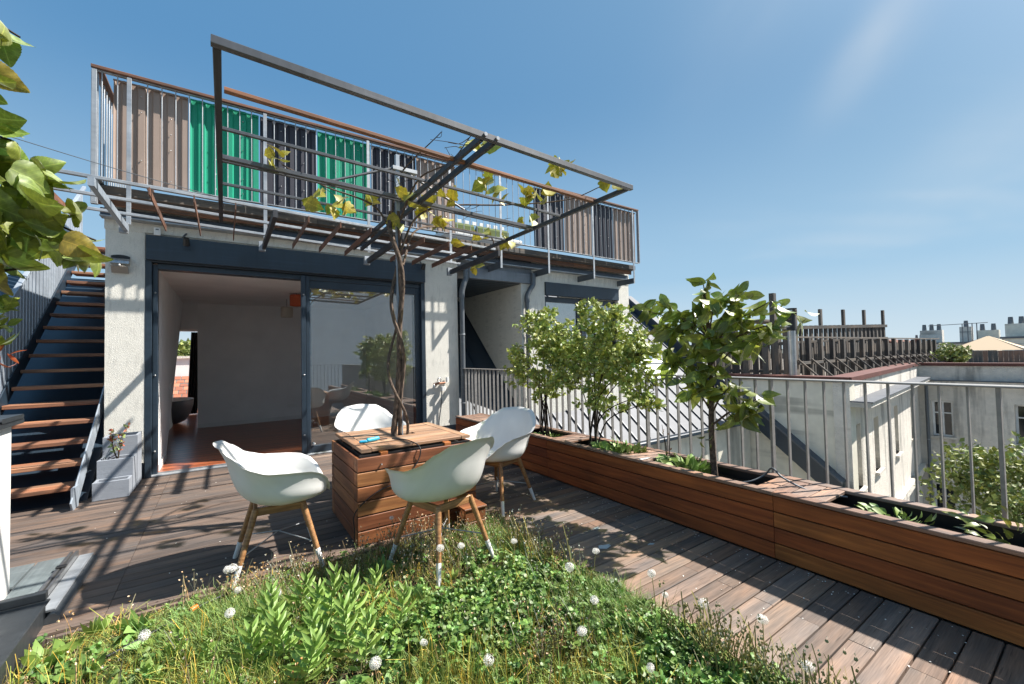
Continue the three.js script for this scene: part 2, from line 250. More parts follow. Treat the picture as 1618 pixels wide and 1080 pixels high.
// ================================================================ the ground far below and the roof terrace
{
  const g = new THREE.PlaneGeometry(5000, 5000).rotateX(-Math.PI / 2).translate(0, -17, 0); const o = add(scene, 'ground', mapUV(g), std([0.30, 0.29, 0.27], { map: scaled(agedPlaster, 0.02, 0.02), roughness: 1 })); o.userData.kind = 'structure';
}
const ZF = -7.23, LAWN_Z = -3.42, LAWN_X0 = -0.84, LAWN_X1 = 2.06, PX = 3.245;
{
  const d = struct('terrace_deck', 'weathered brown timber decking of the roof terrace');
  add(d, 'substructure', merge([bx(-3.3, PX + 0.55, -0.4, -0.045, ZF - 0.01, LAWN_Z), bx(LAWN_X1 + 0.01, PX + 0.55, -0.4, -0.045, LAWN_Z, 2.6), bx(-3.3, LAWN_X0, -0.4, -0.045, LAWN_Z, 2.6)]), membraneM);
  const P = 0.1175, gap = 0.008;
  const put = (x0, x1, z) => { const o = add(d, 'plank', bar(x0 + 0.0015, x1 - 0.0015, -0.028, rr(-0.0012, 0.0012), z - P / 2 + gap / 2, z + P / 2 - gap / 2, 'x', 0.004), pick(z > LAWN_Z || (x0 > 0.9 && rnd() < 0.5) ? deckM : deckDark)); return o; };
  let k = 0;
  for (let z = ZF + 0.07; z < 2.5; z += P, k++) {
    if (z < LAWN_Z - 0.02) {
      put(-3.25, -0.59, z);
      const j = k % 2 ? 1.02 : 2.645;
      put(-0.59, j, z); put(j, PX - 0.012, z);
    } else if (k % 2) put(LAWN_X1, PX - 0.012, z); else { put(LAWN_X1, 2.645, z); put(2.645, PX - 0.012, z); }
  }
  // edging board between the deck and the planting bed
  add(d, 'edging_board', bar(LAWN_X0, LAWN_X1, -0.12, -0.002, LAWN_Z - 0.001, LAWN_Z + 0.022, 'x'), deckM[3]);
  add(d, 'edging_board', bar(LAWN_X1 - 0.024, LAWN_X1 - 0.002, -0.12, -0.002, LAWN_Z + 0.023, 2.5, 'z'), deckM[3]);
}

// ================================================================ penthouse: stucco front, sliding door, room behind it, second dormer, roof slab
const house = thing('penthouse', 'white stucco penthouse with sliding glass door under an upper terrace', 'building');
{
  const T = 0.32, ZB = ZF - T;
  const w = (geo, label) => add(house, 'wall', geo, stuccoM, label);
  w(bx(-1.24, -0.86, 0.2, 3.20, ZB, ZF)); w(bx(3.03, 3.69, 0.2, 3.20, ZB, ZF)); w(bx(-0.86, 3.03, 2.84, 3.20, ZB, ZF - 0.02));
  add(house, 'lintel_band', bx(-1.25, 3.70, 3.20, 3.52, ZB, ZF + 0.008), stuccoM); add(house, 'lintel_band', bx(5.48, 8.62, 3.212, 3.52, ZB, ZF + 0.008), stuccoM); add(house, 'recess_fascia', bx(3.701, 5.479, 3.215, 3.52, ZB, ZF + 0.004), fasciaGrey);
  add(house, 'plinth', bx(-1.235, -0.865, 0, 0.2, ZB, ZF - 0.012), flashM); add(house, 'plinth', bx(3.035, 3.685, 0, 0.2, ZB, ZF - 0.012), flashM);
  w(bx(-1.24, -1.0, -0.4, 3.3, -12.6, ZB));                                    // flank beside the stairs
  // sliding door
  const box = add(house, 'roller_box', bar(-0.845, 3.02, 2.84, 3.17, ZF - 0.05, ZF + 0.05, 'x', 0.006), anthr);
  add(box, 'guide_slot', bx(-0.80, 2.98, 2.815, 2.838, ZF - 0.06, ZF + 0.02), blackM);
  const fr = add(house, 'door_frame', merge([bar(-0.858, -0.79, 0, 2.84, ZF - 0.16, ZF + 0.006, 'y'), bar(-0.788, -0.735, 0, 2.80, ZF - 0.17, ZF - 0.05, 'y'), bar(2.955, 3.028, 0, 2.84, ZF - 0.16, ZF + 0.006, 'y'), bar(-0.735, 2.955, 2.74, 2.815, ZF - 0.20, ZF - 0.04, 'x')]), anthr);
  add(fr, 'sill', bar(-0.79, 2.955, 0.001, 0.022, ZF - 0.16, ZF + 0.012, 'x'), galv);
  for (const y of [0.32, 1.32, 2.42]) { const s = new THREE.SphereGeometry(0.013, 10, 8).translate(-0.76, y, ZF - 0.045); add(fr, 'screw_head', s, steelM); }
  const leaf = (name, x0, x1, z, lbl) => {
    const f = add(house, name, merge([bar(x0, x0 + 0.09, 0.022, 2.74, z - 0.03, z + 0.03, 'y'), bar(x1 - 0.09, x1, 0.022, 2.74, z - 0.03, z + 0.03, 'y'), bar(x0 + 0.09, x1 - 0.09, 0.022, 0.13, z - 0.03, z + 0.03, 'x'), bar(x0 + 0.09, x1 - 0.09, 2.62, 2.74, z - 0.03, z + 0.03, 'x')]), anthr, lbl);
    add(f, 'pane', bx(x0 + 0.09, x1 - 0.09, 0.13, 2.62, z - 0.006, z + 0.006), z > ZF - 0.1 ? glassM : clearGlass);
    return f;
  };
  const f1 = leaf('door_leaf', 1.03, 2.955, ZF - 0.085, 'fixed glass leaf with terrace reflections');
  leaf('door_leaf', 1.06, 2.94, ZF - 0.16, 'open sliding leaf parked behind the fixed one');
  add(f1, 'stop_button', new THREE.SphereGeometry(0.022, 12, 8).translate(1.16, 0.16, ZF - 0.045), whitePaint);
  add(house, 'door_post', merge([bar(0.985, 1.05, 0.022, 2.80, ZF - 0.05, ZF - 0.002, 'y'), bar(1.055, 1.105, 0.022, 2.80, ZF - 0.05, ZF - 0.022, 'y')]), anthr);
  for (const y of [0.32, 1.25, 2.5]) add(house, 'screw_head', new THREE.SphereGeometry(0.013, 10, 8).translate(1.02, y, ZF + 0.001), steelM);
  // the room
  const ZR = -11.8;
  add(house, 'room_floor', bx(-0.99, 3.6, -0.3, 0.0, ZR, ZB + 0.16), parquetM); add(house, 'room_floor', bx(-3.0, 3.6, -0.3, 0.0, -15.2, ZR - 0.001), parquetM);
  add(house, 'room_ceiling', bx(-0.99, 3.6, 2.80, 2.95, ZR, ZB + 0.001), plasterM); add(house, 'room_ceiling', bx(-3.0, 3.6, 2.80, 2.95, -15.2, ZR - 0.001), plasterM);
  { // left inner wall, cut off by the slope of the roof
    const sh = new THREE.Shape([[7.56, 0], [8.57, 0], [11.79, 2.8], [7.56, 2.8]].map(p => new THREE.Vector2(...p)));
    const g = new THREE.ExtrudeGeometry(sh, { depth: 0.1, bevelEnabled: false }).rotateY(Math.PI / 2).translate(-0.86, 0, 0);
    g.deleteAttribute('uv'); const il = add(house, 'inner_wall', mapUV(g), plasterM);
    add(il, 'baseboard', bx(-0.758, -0.742, 0, 0.09, -8.45, -7.57), whitePaint);
    add(il, 'light_switch', bar(-0.76, -0.75, 1.04, 1.13, -9.2, -9.11, 'y'), whitePaint);
  }
  const bw = add(house, 'inner_wall', merge([bx(-0.5, 3.6, 0, 2.8, ZR - 0.12, ZR), bx(-2.9, -0.5, 2.21, 2.8, ZR - 0.12, ZR)]), plasterM);
  add(bw, 'baseboard', bx(-0.49, 3.19, 0, 0.09, ZR + 0.001, ZR + 0.016), whitePaint);
  add(bw, 'socket', bar(1.28, 1.50, 0.30, 0.38, ZR + 0.001, ZR + 0.012, 'x'), whitePaint);
  add(house, 'inner_wall', bx(3.2, 3.6, 0, 2.8, ZR, ZB), plasterM);
  add(house, 'inner_wall', merge([bx(-3.0, -2.9, 0, 2.8, -15.2, ZR - 0.13), bx(-3.0, -1.25, 0, 2.2, ZR - 0.12, ZR - 0.002), bx(-0.5, 3.6, 0, 2.8, -15.2, -15.05), bx(-2.9, -2.3, 0, 2.8, -15.2, -15.05), bx(-2.3, -0.5, 2.35, 2.8, -15.2, -15.05)]), plasterM);
  for (const x of [-2.3, -0.56]) add(house, 'window_jamb', bar(x, x + 0.06, 0, 2.35, -15.15, -15.09, 'y'), anthr);
  // terrace slab over the rooms, its edge boards and flashing
  add(house, 'roof_slab', bx(-1.28, 8.5, 3.53, 3.66, -12.4, -6.93), zincDull);
  const EX0 = -1.27, EX1 = 8.45;
  const seg = (name, y0, y1, z0, z1, mats, n) => { for (let i = 0; i < n; i++) add(house, name, bar(EX0 + (EX1 - EX0) * i / n + 0.002, EX0 + (EX1 - EX0) * (i + 1) / n - 0.002, y0, y1, z0, z1, 'x'), Array.isArray(mats) ? pick(mats) : mats); };
  seg('edge_board', 3.535, 3.635, -6.925, -6.86, oldTimber, 4);
  seg('fascia_board', 3.435, 3.53, -7.02, -6.985, [barWood, capWood], 5);
  seg('flashing', 3.335, 3.43, -7.19, -7.10, flashM, 3);
  add(house, 'drip_edge', bx(EX0, EX1, 3.317, 3.333, ZF + 0.012, -7.07), galv);
  // recess between the dormers: canopy box, slatted soffit, cheek wall, dark sloping roof
  add(house, 'canopy_box', bar(3.93, 5.47, 3.0, 3.213, -7.36, -7.17, 'x', 0.006), fasciaGrey);
  for (let i = 0; i < 12; i++) add(house, 'soffit_slat', bar(3.70, 5.19, 2.985, 2.998, -9.55 + i * 0.19, -9.55 + i * 0.19 + 0.178, 'x'), anthr);
  w(bx(5.2, 5.5, -1.2, 3.21, -11, ZF), 'shaded cheek wall of the recess'); w(bx(3.55, 3.69, -1.2, 3.21, -11, ZB));
  const slope = (x0, x1, z0, y0, z1, y1, t) => { const s = new THREE.Shape([[-z0, y0], [-z1, y1], [-z1, y1 - t], [-z0, y0 - t]].map(p => new THREE.Vector2(...p))); const g = new THREE.ExtrudeGeometry(s, { depth: x1 - x0, bevelEnabled: false }).rotateY(Math.PI / 2).translate(x0, 0, 0); g.deleteAttribute('uv'); return mapUV(g, 'z'); };
  for (let i = 0; i < 3; i++) { const x = 3.70 + i * 0.5; add(house, 'roof_panel', slope(x, x + 0.496, -6.3, -0.75, -10.3, 3.1, 0.05), anthr); add(house, 'roof_seam', slope(x + 0.48, x + 0.5, -6.3, -0.72, -10.3, 3.14, 0.05), anthr); }
  // second dormer with its window
  w(bx(5.5, 5.84, -1.2, 3.21, ZB, ZF)); w(bx(8.20, 8.61, -1.2, 3.21, ZB, ZF)); w(bx(5.84, 8.20, -1.2, 1.15, ZB, ZF)); w(bx(5.84, 8.20, 3.08, 3.21, ZB, ZF)); w(bx(8.40, 8.61, -1.2, 3.21, -11, ZB));
  add(house, 'window_sill', bar(5.80, 8.24, 1.10, 1.15, ZF - 0.05, ZF + 0.06, 'x'), zincDull);
  add(house, 'roller_box', bar(5.845, 8.195, 2.79, 3.08, ZF - 0.05, ZF + 0.04, 'x', 0.006), anthr);
  for (const [a, b] of [[5.85, 6.98], [7.06, 8.19]]) {
    const f = add(house, 'casement', merge([bar(a, a + 0.09, 1.16, 2.78, ZF - 0.17, ZF - 0.09, 'y'), bar(b - 0.09, b, 1.16, 2.78, ZF - 0.17, ZF - 0.09, 'y'), bar(a + 0.09, b - 0.09, 1.16, 1.25, ZF - 0.17, ZF - 0.09, 'x'), bar(a + 0.09, b - 0.09, 2.66, 2.78, ZF - 0.17, ZF - 0.09, 'x')]), anthr);
    add(f, 'pane', bx(a + 0.09, b - 0.09, 1.25, 2.66, ZF - 0.136, ZF - 0.124), glassM);
  }
  add(house, 'mullion', bar(6.98, 7.06, 1.16, 2.78, ZF - 0.16, ZF - 0.05, 'y'), anthr);
  add(house, 'dormer_floor', bx(5.5, 8.6, -1.3, -1.1, -11, ZB), membraneM);
  // light standing seam roof to the side of the dormer, running down to the eaves
  const RY = z => -0.5 + 0.835 * (-6.4 - z);
  for (let i = 0; i < 9; i++) { const x0 = 8.62 + i * 0.485, x1 = x0 + 0.48; add(house, 'roof_panel', slope(x0, x1, -6.35, RY(-6.35), -11.2, RY(-11.2), 0.06), zincM); add(house, 'roof_seam', slope(x0 - 0.018, x0 + 0.018, -6.35, RY(-6.35) + 0.05, -11.2, RY(-11.2) + 0.05, 0.05), anthr); }
  for (let i = 0; i < 11; i++) { const x0 = 3.72 + i * 0.445; add(house, 'roof_panel', slope(x0, x0 + 0.44, -6.35, RY(-6.35), -7.22, RY(-7.22), 0.06), zincM); add(house, 'roof_seam', slope(x0 - 0.018, x0 + 0.018, -6.35, RY(-6.35) + 0.05, -7.22, RY(-7.22) + 0.05, 0.05), anthr); }
  add(house, 'gutter', bar(3.72, 13.0, -0.66, -0.56, -6.42, -6.26, 'x', 0.02), anthr);
  add(house, 'lower_wall', bx(3.8, 13.0, -17, -0.62, -6.9, -6.5), creamM);
  { // roof window lying on the slope
    const A = -8.22, B = -9.45, q = (a, b, c, d, h, t) => slope(a, b, c, RY(c) + h, d, RY(d) + h, t);
    const f = add(house, 'roof_window', merge([q(10.30, 10.42, A, B, 0.13, 0.13), q(11.20, 11.32, A, B, 0.13, 0.13), q(10.42, 11.20, A, A - 0.13, 0.13, 0.13), q(10.42, 11.20, B + 0.13, B, 0.13, 0.13)]), galv);
    add(f, 'pane', q(10.42, 11.20, A - 0.13, B + 0.13, 0.095, 0.02), phy([0.10, 0.14, 0.18], { roughness: 0.02, ior: 2.6 }));
    add(house, 'roof_flashing', q(10.16, 11.46, A + 0.45, A + 0.002, 0.07, 0.03), galv);
  }
  // fire wall verge: dark clad flank, pale coping
  add(house, 'verge_wall', slope(12.86, 13.0, -4.2, -1.95, -10.9, 3.62, 0.55), anthr);
  add(house, 'verge_coping', slope(12.82, 13.14, -4.2, -1.90, -10.9, 3.67, 0.05), zincM);
}
// flues behind the dormer
for (const [x, z, t, r] of [[9.05, -8.6, 3.72, 0.075], [9.35, -8.75, 3.86, 0.09]]) {
  const f = thing('flue_pipe', r > 0.08 ? 'thicker bright steel flue with rain cap behind the second dormer' : 'thinner bright steel flue behind the second dormer', 'flue');
  add(f, 'pipe', new THREE.CylinderGeometry(r, r, t - 1.2, 20).translate(x, (t + 1.2) / 2, z), steelM);
  add(f, 'collar', new THREE.CylinderGeometry(r + 0.012, r + 0.012, 0.05, 20).translate(x, t - 0.25, z), galv);
  if (r > 0.08) { add(f, 'rain_cap', new THREE.CylinderGeometry(r + 0.06, r + 0.06, 0.02, 20).translate(x, t + 0.09, z), zincDull); add(f, 'cap_strut', new THREE.CylinderGeometry(0.02, 0.02, 0.09, 8).translate(x, t + 0.04, z), zincDull); }
}
// downpipes either side of the recess
function downpipe(x, label, hook) {
  const o = thing('downpipe', label, 'downpipe');
  add(o, 'pipe', rod(v3(x, -0.1, ZF + 0.07), v3(x, 2.62, ZF + 0.07), 0.045, 0.045, 16), zincDull);
  add(o, 'offset_bend', tube([[x, 2.60, ZF + 0.07], [x, 2.72, ZF + 0.075], [x + hook * 0.07, 2.86, ZF + 0.02 + 0.07], [x + hook * 0.17, 2.98, ZF + 0.09], [x + hook * 0.18, 3.06, ZF + 0.09], [x + hook * 0.18, 3.22, ZF + 0.09]], 0.055, 24, 14), zincDull);
  for (const y of [0.6, 1.9]) add(o, 'pipe_clip', new THREE.TorusGeometry(0.05, 0.008, 6, 18).rotateX(Math.PI / 2).translate(x, y, ZF + 0.07), galv);
}
downpipe(3.75, 'dark zinc downpipe beside the tap pier', 0.5); downpipe(5.30, 'dark zinc downpipe beside the shaded recess wall, behind the shrubs', 0.9);

// ================================================================ upper terrace railing with corrugated privacy sheets
{
  const r = thing('terrace_railing', 'galvanised railing of the upper terrace with brown timber handrail', 'railing');
  const Z = -6.72, X0 = -1.28, X1 = 8.40, Y0 = 3.67, Y1 = 4.945;
  for (let i = 0; i < 4; i++) add(r, 'handrail', bar(X0 + (X1 - X0) * i / 4 + 0.002, X0 + (X1 - X0) * (i + 1) / 4 - 0.002, Y1, Y1 + 0.04, Z - 0.05, Z + 0.05, 'x', 0.006), capWood);
  add(r, 'handrail', bar(X0, X0 + 0.1, Y1 + 0.002, Y1 + 0.038, -11.5, Z - 0.052, 'z', 0.006), capWood);
  add(r, 'bottom_rail', bar(X0, X1 + 0.02, Y0 - 0.012, Y0, Z - 0.03, Z + 0.03, 'x', 0.002), galv);
  add(r, 'top_rail', bar(X0 + 0.01, X1, Y1 - 0.01, Y1 - 0.001, Z - 0.02, Z + 0.02, 'x', 0.002), galv);
  const posts = [-1.25, -0.945, 0.47, 1.88, 3.30, 4.36, 5.53, 6.83, 8.18];
  for (const x of posts) { const p = add(r, 'post', bar(x - 0.022, x + 0.022, x < -1.2 ? Y0 - 0.3 : 3.15, Y1 - 0.01, Z + 0.031, Z + 0.043, 'y', 0.002), galv); if (x > 4) add(p, 'bracket_plate', bx(x - 0.008, x + 0.008, 3.15, 3.28, ZF + 0.012, Z + 0.03), zincDull); }
  for (let x = X0 + 0.09; x < X1 - 0.02; x += 0.1365) if (!posts.some(p => Math.abs(p - x) < 0.045)) add(r, 'baluster', rod(v3(x, Y0, Z), v3(x, Y1 - 0.01, Z), 0.0062, 0.0062, 8), galv);
  add(r, 'corner_post', merge([bar(X0 - 0.01, X0 + 0.05, Y0 - 0.3, Y1, Z - 0.09, Z - 0.035, 'y', 0.002), bar(X1 + 0.005, X1 + 0.03, Y0, Y1, Z - 0.03, Z + 0.03, 'y', 0.002)]), galv);
  for (let i = 0; i < 12; i++) { const z = Z - 0.2 - i * 0.137; add(r, 'baluster', rod(v3(X0 + 0.05, Y0, z), v3(X0 + 0.05, Y1, z), 0.009, 0.009, 6), galv); }
  add(r, 'bottom_rail', bar(X0 + 0.02, X0 + 0.08, Y0 - 0.012, Y0 - 0.001, -11.5, Z - 0.04, 'z', 0.002), galv);
}
function sheet(x0, x1, m, label, group) {
  const o = thing('privacy_sheet', label, 'privacy sheet', group), Z = -6.785, n = 5, y0 = 3.70, y1 = 4.93, pts = [];
  const W = (x1 - x0) / n;
  for (let i = 0; i < n; i++) for (const [t, d] of [[0, 0], [0.12, 1], [0.46, 1], [0.58, 0]]) pts.push([x0 + (i + t) * W, Z - d * 0.024]);
  pts.push([x1, Z]);
  const pos = [], idx = [];
  const rows = 8;
  for (let j = 0; j <= rows; j++) { const y = y0 + (y1 - y0) * j / rows; pts.forEach(([x, z], i) => pos.push(x + 0.0015 * Math.sin(y * 2 + x0 * 9), y, z + 0.003 * Math.sin(y * 1.4 + x * 3))); }
  const back = pos.length / 3; for (let i = 0; i < back; i++) pos.push(pos[i * 3], pos[i * 3 + 1], pos[i * 3 + 2] - 0.003);
  const N = pts.length;
  for (let j = 0; j < rows; j++) for (let i = 0; i < N - 1; i++) { const a = j * N + i; idx.push(a, a + 1, a + N, a + 1, a + N + 1, a + N); const b = a + back; idx.push(b, b + N, b + 1, b + 1, b + N, b + N + 1); }
  const g = new THREE.BufferGeometry(); g.setAttribute('position', new THREE.Float32BufferAttribute(pos, 3)); g.setIndex(idx);
  add(o, 'corrugated_sheet', mapUV(g, 'y'), m);
  for (let j = 0; j < 6; j++) for (const s of [1, 3]) if (rnd() < 0.8) add(o, 'fixing', new THREE.SphereGeometry(0.008, 8, 6).translate(x0 + (s + 0.78) * W, 3.78 + j * 0.2, Z + 0.012), steelM);
  add(o, 'top_batten', bar(x0, x1, 4.89, 4.912, Z + 0.018, Z + 0.03, 'x', 0.002), m === tanSheet ? rimM[0] : m === greenSheet ? greenSheet : zincDull);
}
sheet(-1.10, -0.385, tanSheet, 'tan corrugated privacy sheet at the stair end of the upper railing');
sheet(-0.365, 0.40, greenSheet, 'green corrugated sheet between tan and dark sheets');
sheet(0.415, 1.145, darkSheet, 'dark corrugated sheet between the two green sheets');
sheet(1.16, 1.94, greenSheet, 'green corrugated sheet between two dark sheets');
sheet(1.955, 2.705, darkSheet, 'dark corrugated sheet between green and tan sheets, behind the vine pole');
sheet(2.72, 3.45, tanSheet, 'tan corrugated sheet next to the open stretch of railing');
sheet(5.24, 6.05, darkSheet, 'dark corrugated sheet starting again after the open stretch of railing');
sheet(6.07, 6.89, tanSheet, 'tan corrugated sheet between two dark sheets');
sheet(6.91, 7.58, darkSheet, 'dark corrugated sheet between two tan sheets');
sheet(7.60, 8.37, tanSheet, 'tan corrugated sheet at the flue end of the upper railing');
// furniture glimpsed through the open stretch of the upper railing
{
  const s = thing('garden_bench', 'green cushioned bench glimpsed behind the open stretch of upper railing', 'bench');
  const cm = std([0.09, 0.12, 0.035], { roughness: 0.9, map: scaled(smoothPlaster, 3, 3) });
  for (const [a, b] of [[3.75, 4.62], [4.72, 5.55]]) add(s, 'back_cushion', bar(a, b, 4.10, 4.42, -8.32, -8.16, 'x', 0.06), cm);
  add(s, 'seat', bar(3.7, 5.6, 3.98, 4.08, -8.3, -7.7, 'x', 0.03), whitePaint);
  for (const x of [3.8, 5.5]) add(s, 'leg', bar(x - 0.03, x + 0.03, 3.66, 3.98, -8.1, -8.04, 'y'), zincDull);
  for (let i = 0; i < 10; i++) add(s, 'back_slat', bar(3.72 + i * 0.19, 3.82 + i * 0.19, 4.46, 4.54, -8.36, -8.33, 'x'), whitePaint);
}

// ================================================================ outside stairs along the flank
{
  const s = thing('outside_stairs', 'open timber stairs with grey steel flat-bar railing beside the stucco flank', 'stairs');
  const rise = 0.205, run = 0.265, X0 = -2.16, X1 = -1.29, Z1 = -6.35;
  for (let n = 1; n <= 18; n++) {
    const z = Z1 - run * (n - 1), y = rise * n;
    for (let k = 0; k < 2; k++) add(s, 'tread', bar(X0 + 0.02, X1 - 0.01, y - 0.045, y, z - 0.145 * (k + 1) + 0.006, z - 0.145 * k, 'x', 0.005), pick(treadM));
  }
  const st = (x, m) => { const g = member(v3(x, rise - 0.20, Z1 + 0.2), v3(x, rise * 18 - 0.02, Z1 - run * 17 + 0.02), 0.014, 0.20); return add(s, 'stringer', g, m); };
  st(X1, galvBlue); st(X0, anthr);
  add(s, 'stringer_foot', bar(X1 - 0.012, X1 + 0.012, 0, 0.22, Z1 + 0.02, Z1 + 0.2, 'y', 0.002), galvBlue);
  // flat bar balusters on the open side
  for (let i = 0; i < 44; i++) { const z = Z1 + 0.05 - i * 0.106, y = rise + (Z1 - z) * rise / run; add(s, 'baluster', bar(X0 - 0.026, X0 - 0.018, y - 0.12, y + 1.0, z - 0.041, z + 0.041, 'y', 0.001), galvBlue); }
  const hr = (dz, y) => v3(X0 - 0.022, rise + y + (-dz) * rise / run, Z1 + dz);
  add(s, 'handrail', member(hr(0.15, 1.02), hr(-4.65, 1.02), 0.05, 0.045), galvBlue);
  add(s, 'landing', bx(-2.2, -1.29, 3.60, 3.66, -12.4, Z1 - run * 18), zincDull);
}
solo('side_roof', (() => { const s = new THREE.Shape([[6.15, -0.25], [11.1, 3.1], [11.1, 2.9], [6.15, -0.45]].map(p => new THREE.Vector2(...p))); const g = new THREE.ExtrudeGeometry(s, { depth: 1.9, bevelEnabled: false }).rotateY(Math.PI / 2).translate(-3.15, 0, 0); g.deleteAttribute('uv'); return mapUV(g, 'z'); })(), anthr, 'dark metal roof slope underneath the outside stairs', 'roof slope');

// ================================================================ steel pergola and the trellis along the house
const PH = x => 3.1 - 0.031 * x;                                           // the frame falls a little along its length
{
  const p = thing('pergola', 'dark steel pergola frame over the planter table', 'pergola');
  const XL = -0.03, XR = 3.07, ZA = -2.53;
  const xb = (name, z, w, h, m, x0 = XL, x1 = XR) => add(p, name, member(v3(x0, PH(x0), z), v3(x1, PH(x1), z), w, h), m);
  add(p, 'front_beam', member(v3(XL - 0.025, PH(XL), ZA), v3(XR + 0.025, PH(XR), ZA), 0.04, 0.045), pergM);
  for (const [x, z1] of [[XL, -5.82], [XR, -6.0]]) add(p, 'side_beam', member(v3(x, PH(x), ZA - 0.027), v3(x, PH(x), z1), 0.038, 0.04), pergDark);
  for (const x of [1.52, 1.62]) { const b = add(p, 'middle_beam', member(v3(x, PH(x), ZA - 0.027), v3(x, PH(x), -6.15), 0.03, 0.05), pergDark); add(b, 'bolt', new THREE.CylinderGeometry(0.014, 0.014, 0.015, 10).rotateX(Math.PI / 2).translate(x, PH(x), ZA + 0.03), steelM); }
  add(p, 'timber_bar', member(v3(XL + 0.03, PH(0) + 0.01, -2.98), v3(XR - 0.03, PH(XR) + 0.01, -2.98), 0.04, 0.025), barWood);
  xb('cross_bar', -3.47, 0.024, 0.024, pergM); xb('cross_bar', -3.97, 0.04, 0.035, pergM); xb('cross_bar', -4.04, 0.024, 0.024, pergM); xb('cross_bar', -4.57, 0.024, 0.024, pergM);
  // post standing in the planter table, with its head clamp and stays
  const PXc = 1.43, PZ = -4.07;
  const post = add(p, 'post', bar(PXc - 0.02, PXc + 0.02, 0.3, 3.52, PZ - 0.02, PZ + 0.02, 'y', 0.003), galvBlue);
  add(post, 'clamp', bar(PXc - 0.05, PXc + 0.2, 3.36, 3.40, PZ - 0.03, PZ + 0.03, 'x'), galv);
  add(p, 'stay', rod(v3(PXc, 3.40, PZ), v3(2.25, PH(2.25), -4.0), 0.012, 0.012, 8), pergM);
  add(p, 'stay', rod(v3(PXc, 3.40, PZ), v3(0.75, PH(0.75), -4.0), 0.012, 0.012, 8), pergM);
}
{
  const t = thing('wall_trellis', 'galvanised rail trellis on flat brackets hung below the upper terrace', 'trellis');
  for (const z of [-5.15, -5.70, -6.25]) add(t, 'rail', member(v3(-1.95, 3.13 - 0.031 * -1.95, z), v3(3.25, 3.13 - 0.031 * 3.25, z), 0.035, 0.03), galv);
  const Yb = x => 3.085 - 0.031 * x;
  for (const x of [-1.35, -0.575, -0.243, 0.096, 0.775, 1.11, 1.455, 2.13, 2.48, 2.82]) add(t, 'bracket', bar(x - 0.005, x + 0.005, Yb(x) - 0.05, Yb(x) + 0.02, -6.42, -5.07, 'z', 0.001), capWood);
  for (const x of [-0.965, 0.45, 1.86, 3.28]) { const b = add(t, 'main_bracket', bar(x - 0.022, x + 0.022, Yb(x) - 0.06, Yb(x) + 0.02, -6.69, -5.07, 'z', 0.003), x < 0 ? galvBlue : pergDark); add(b, 'clamp_plate', bx(x - 0.06, x + 0.02, Yb(x) - 0.08, Yb(x) + 0.05, -6.70, -6.64), galv); }
}
solo('clothes_wire', tube([[-2.6, 3.75, -5.6], [-0.9, 3.52, -5.9], [0.4, 3.40, -6.1]], 0.004, 20, 5), zincDull, 'thin wire stretched above the trellis in front of the tan sheet', 'wire');
// ================================================================ planter table with its vine post
{
  const t = thing('planter_table', 'square slatted timber planter box with a slatted table top around the pergola post', 'planter table');
  const X0 = 0.87, X1 = 1.94, Z0 = -4.47, Z1 = -3.49, n = 6, hh = 0.695 / n;
  add(t, 'liner', bx(X0 + 0.03, X1 - 0.03, 0.01, 0.66, Z0 + 0.03, Z1 - 0.03), membraneM);
  for (let i = 0; i < n; i++) {
    const y0 = 0.004 + i * hh, y1 = y0 + hh - 0.009;
    add(t, 'plank', bar(X0 + 0.002, X1 - 0.002, y0, y1, Z1 - 0.024, Z1, 'x', 0.004), pick(tableM));
    add(t, 'plank', bar(X0 + 0.002, X1 - 0.002, y0, y1, Z0, Z0 + 0.024, 'x', 0.004), pick(tableM));
    add(t, 'plank', bar(X0, X0 + 0.024, y0, y1, Z1 - 0.115, Z1 - 0.026, 'z', 0.003), pick(tableM));
    add(t, 'plank', bar(X0, X0 + 0.022, y0, y1, Z0 + 0.115, Z1 - 0.122, 'z', 0.003), pick(tableM));
    add(t, 'plank', bar(X0, X0 + 0.024, y0, y1, Z0 + 0.026, Z0 + 0.109, 'z', 0.003), pick(tableM));
    add(t, 'plank', bar(X1 - 0.024, X1, y0, y1, Z0 + 0.026, Z1 - 0.026, 'z', 0.003), pick(tableM));
  }
  for (const [x, z] of [[1.10, Z1 - 0.07], [1.68, Z1 - 0.07], [1.10, Z0 + 0.07], [1.68, Z0 + 0.07]]) add(t, 'spacer_block', bar(x - 0.03, x + 0.03, 0.66, 0.712, z - 0.03, z + 0.03, 'x'), oilM[2]);
  add(t, 'inner_edging', merge([bx(X0 + 0.03, X1 - 0.03, 0.60, 0.70, Z1 - 0.075, Z1 - 0.05), bx(X0 + 0.045, X0 + 0.07, 0.60, 0.70, Z0 + 0.05, Z1 - 0.08)]), blackM);
  const top = add(t, 'table_top', merge([bar(0.93, 1.93, 0.700, 0.712, -4.30, -4.24, 'x'), bar(0.93, 1.93, 0.700, 0.712, -3.90, -3.84, 'x')]), tableM[3]);
  const TZ0 = -4.56, TZ1 = -3.58, TX0 = 0.925, TX1 = 1.935, s = 9, w = (TZ1 - TZ0) / s;
  for (const x of [TX0, TX1 - 0.085]) add(top, 'end_board', bar(x, x + 0.085, 0.713, 0.742, TZ0, TZ1, 'z', 0.004), pick(topM));
  for (let i = 0; i < s; i++) {
    const z = TZ0 + i * w, gap = 0.007;
    const put = (a, b) => add(top, 'slat', bar(a, b, 0.713, 0.741, z + gap / 2, z + w - gap / 2, 'x', 0.004), pick(topM));
    if (i === 4) { put(TX0 + 0.09, 1.34); put(1.56, TX1 - 0.09); } else put(TX0 + 0.09, TX1 - 0.09);
  }
  add(t, 'hook', rod(v3(1.06, 0.625, Z1), v3(1.06, 0.625, Z1 + 0.02), 0.006, 0.006, 8), steelM);
}
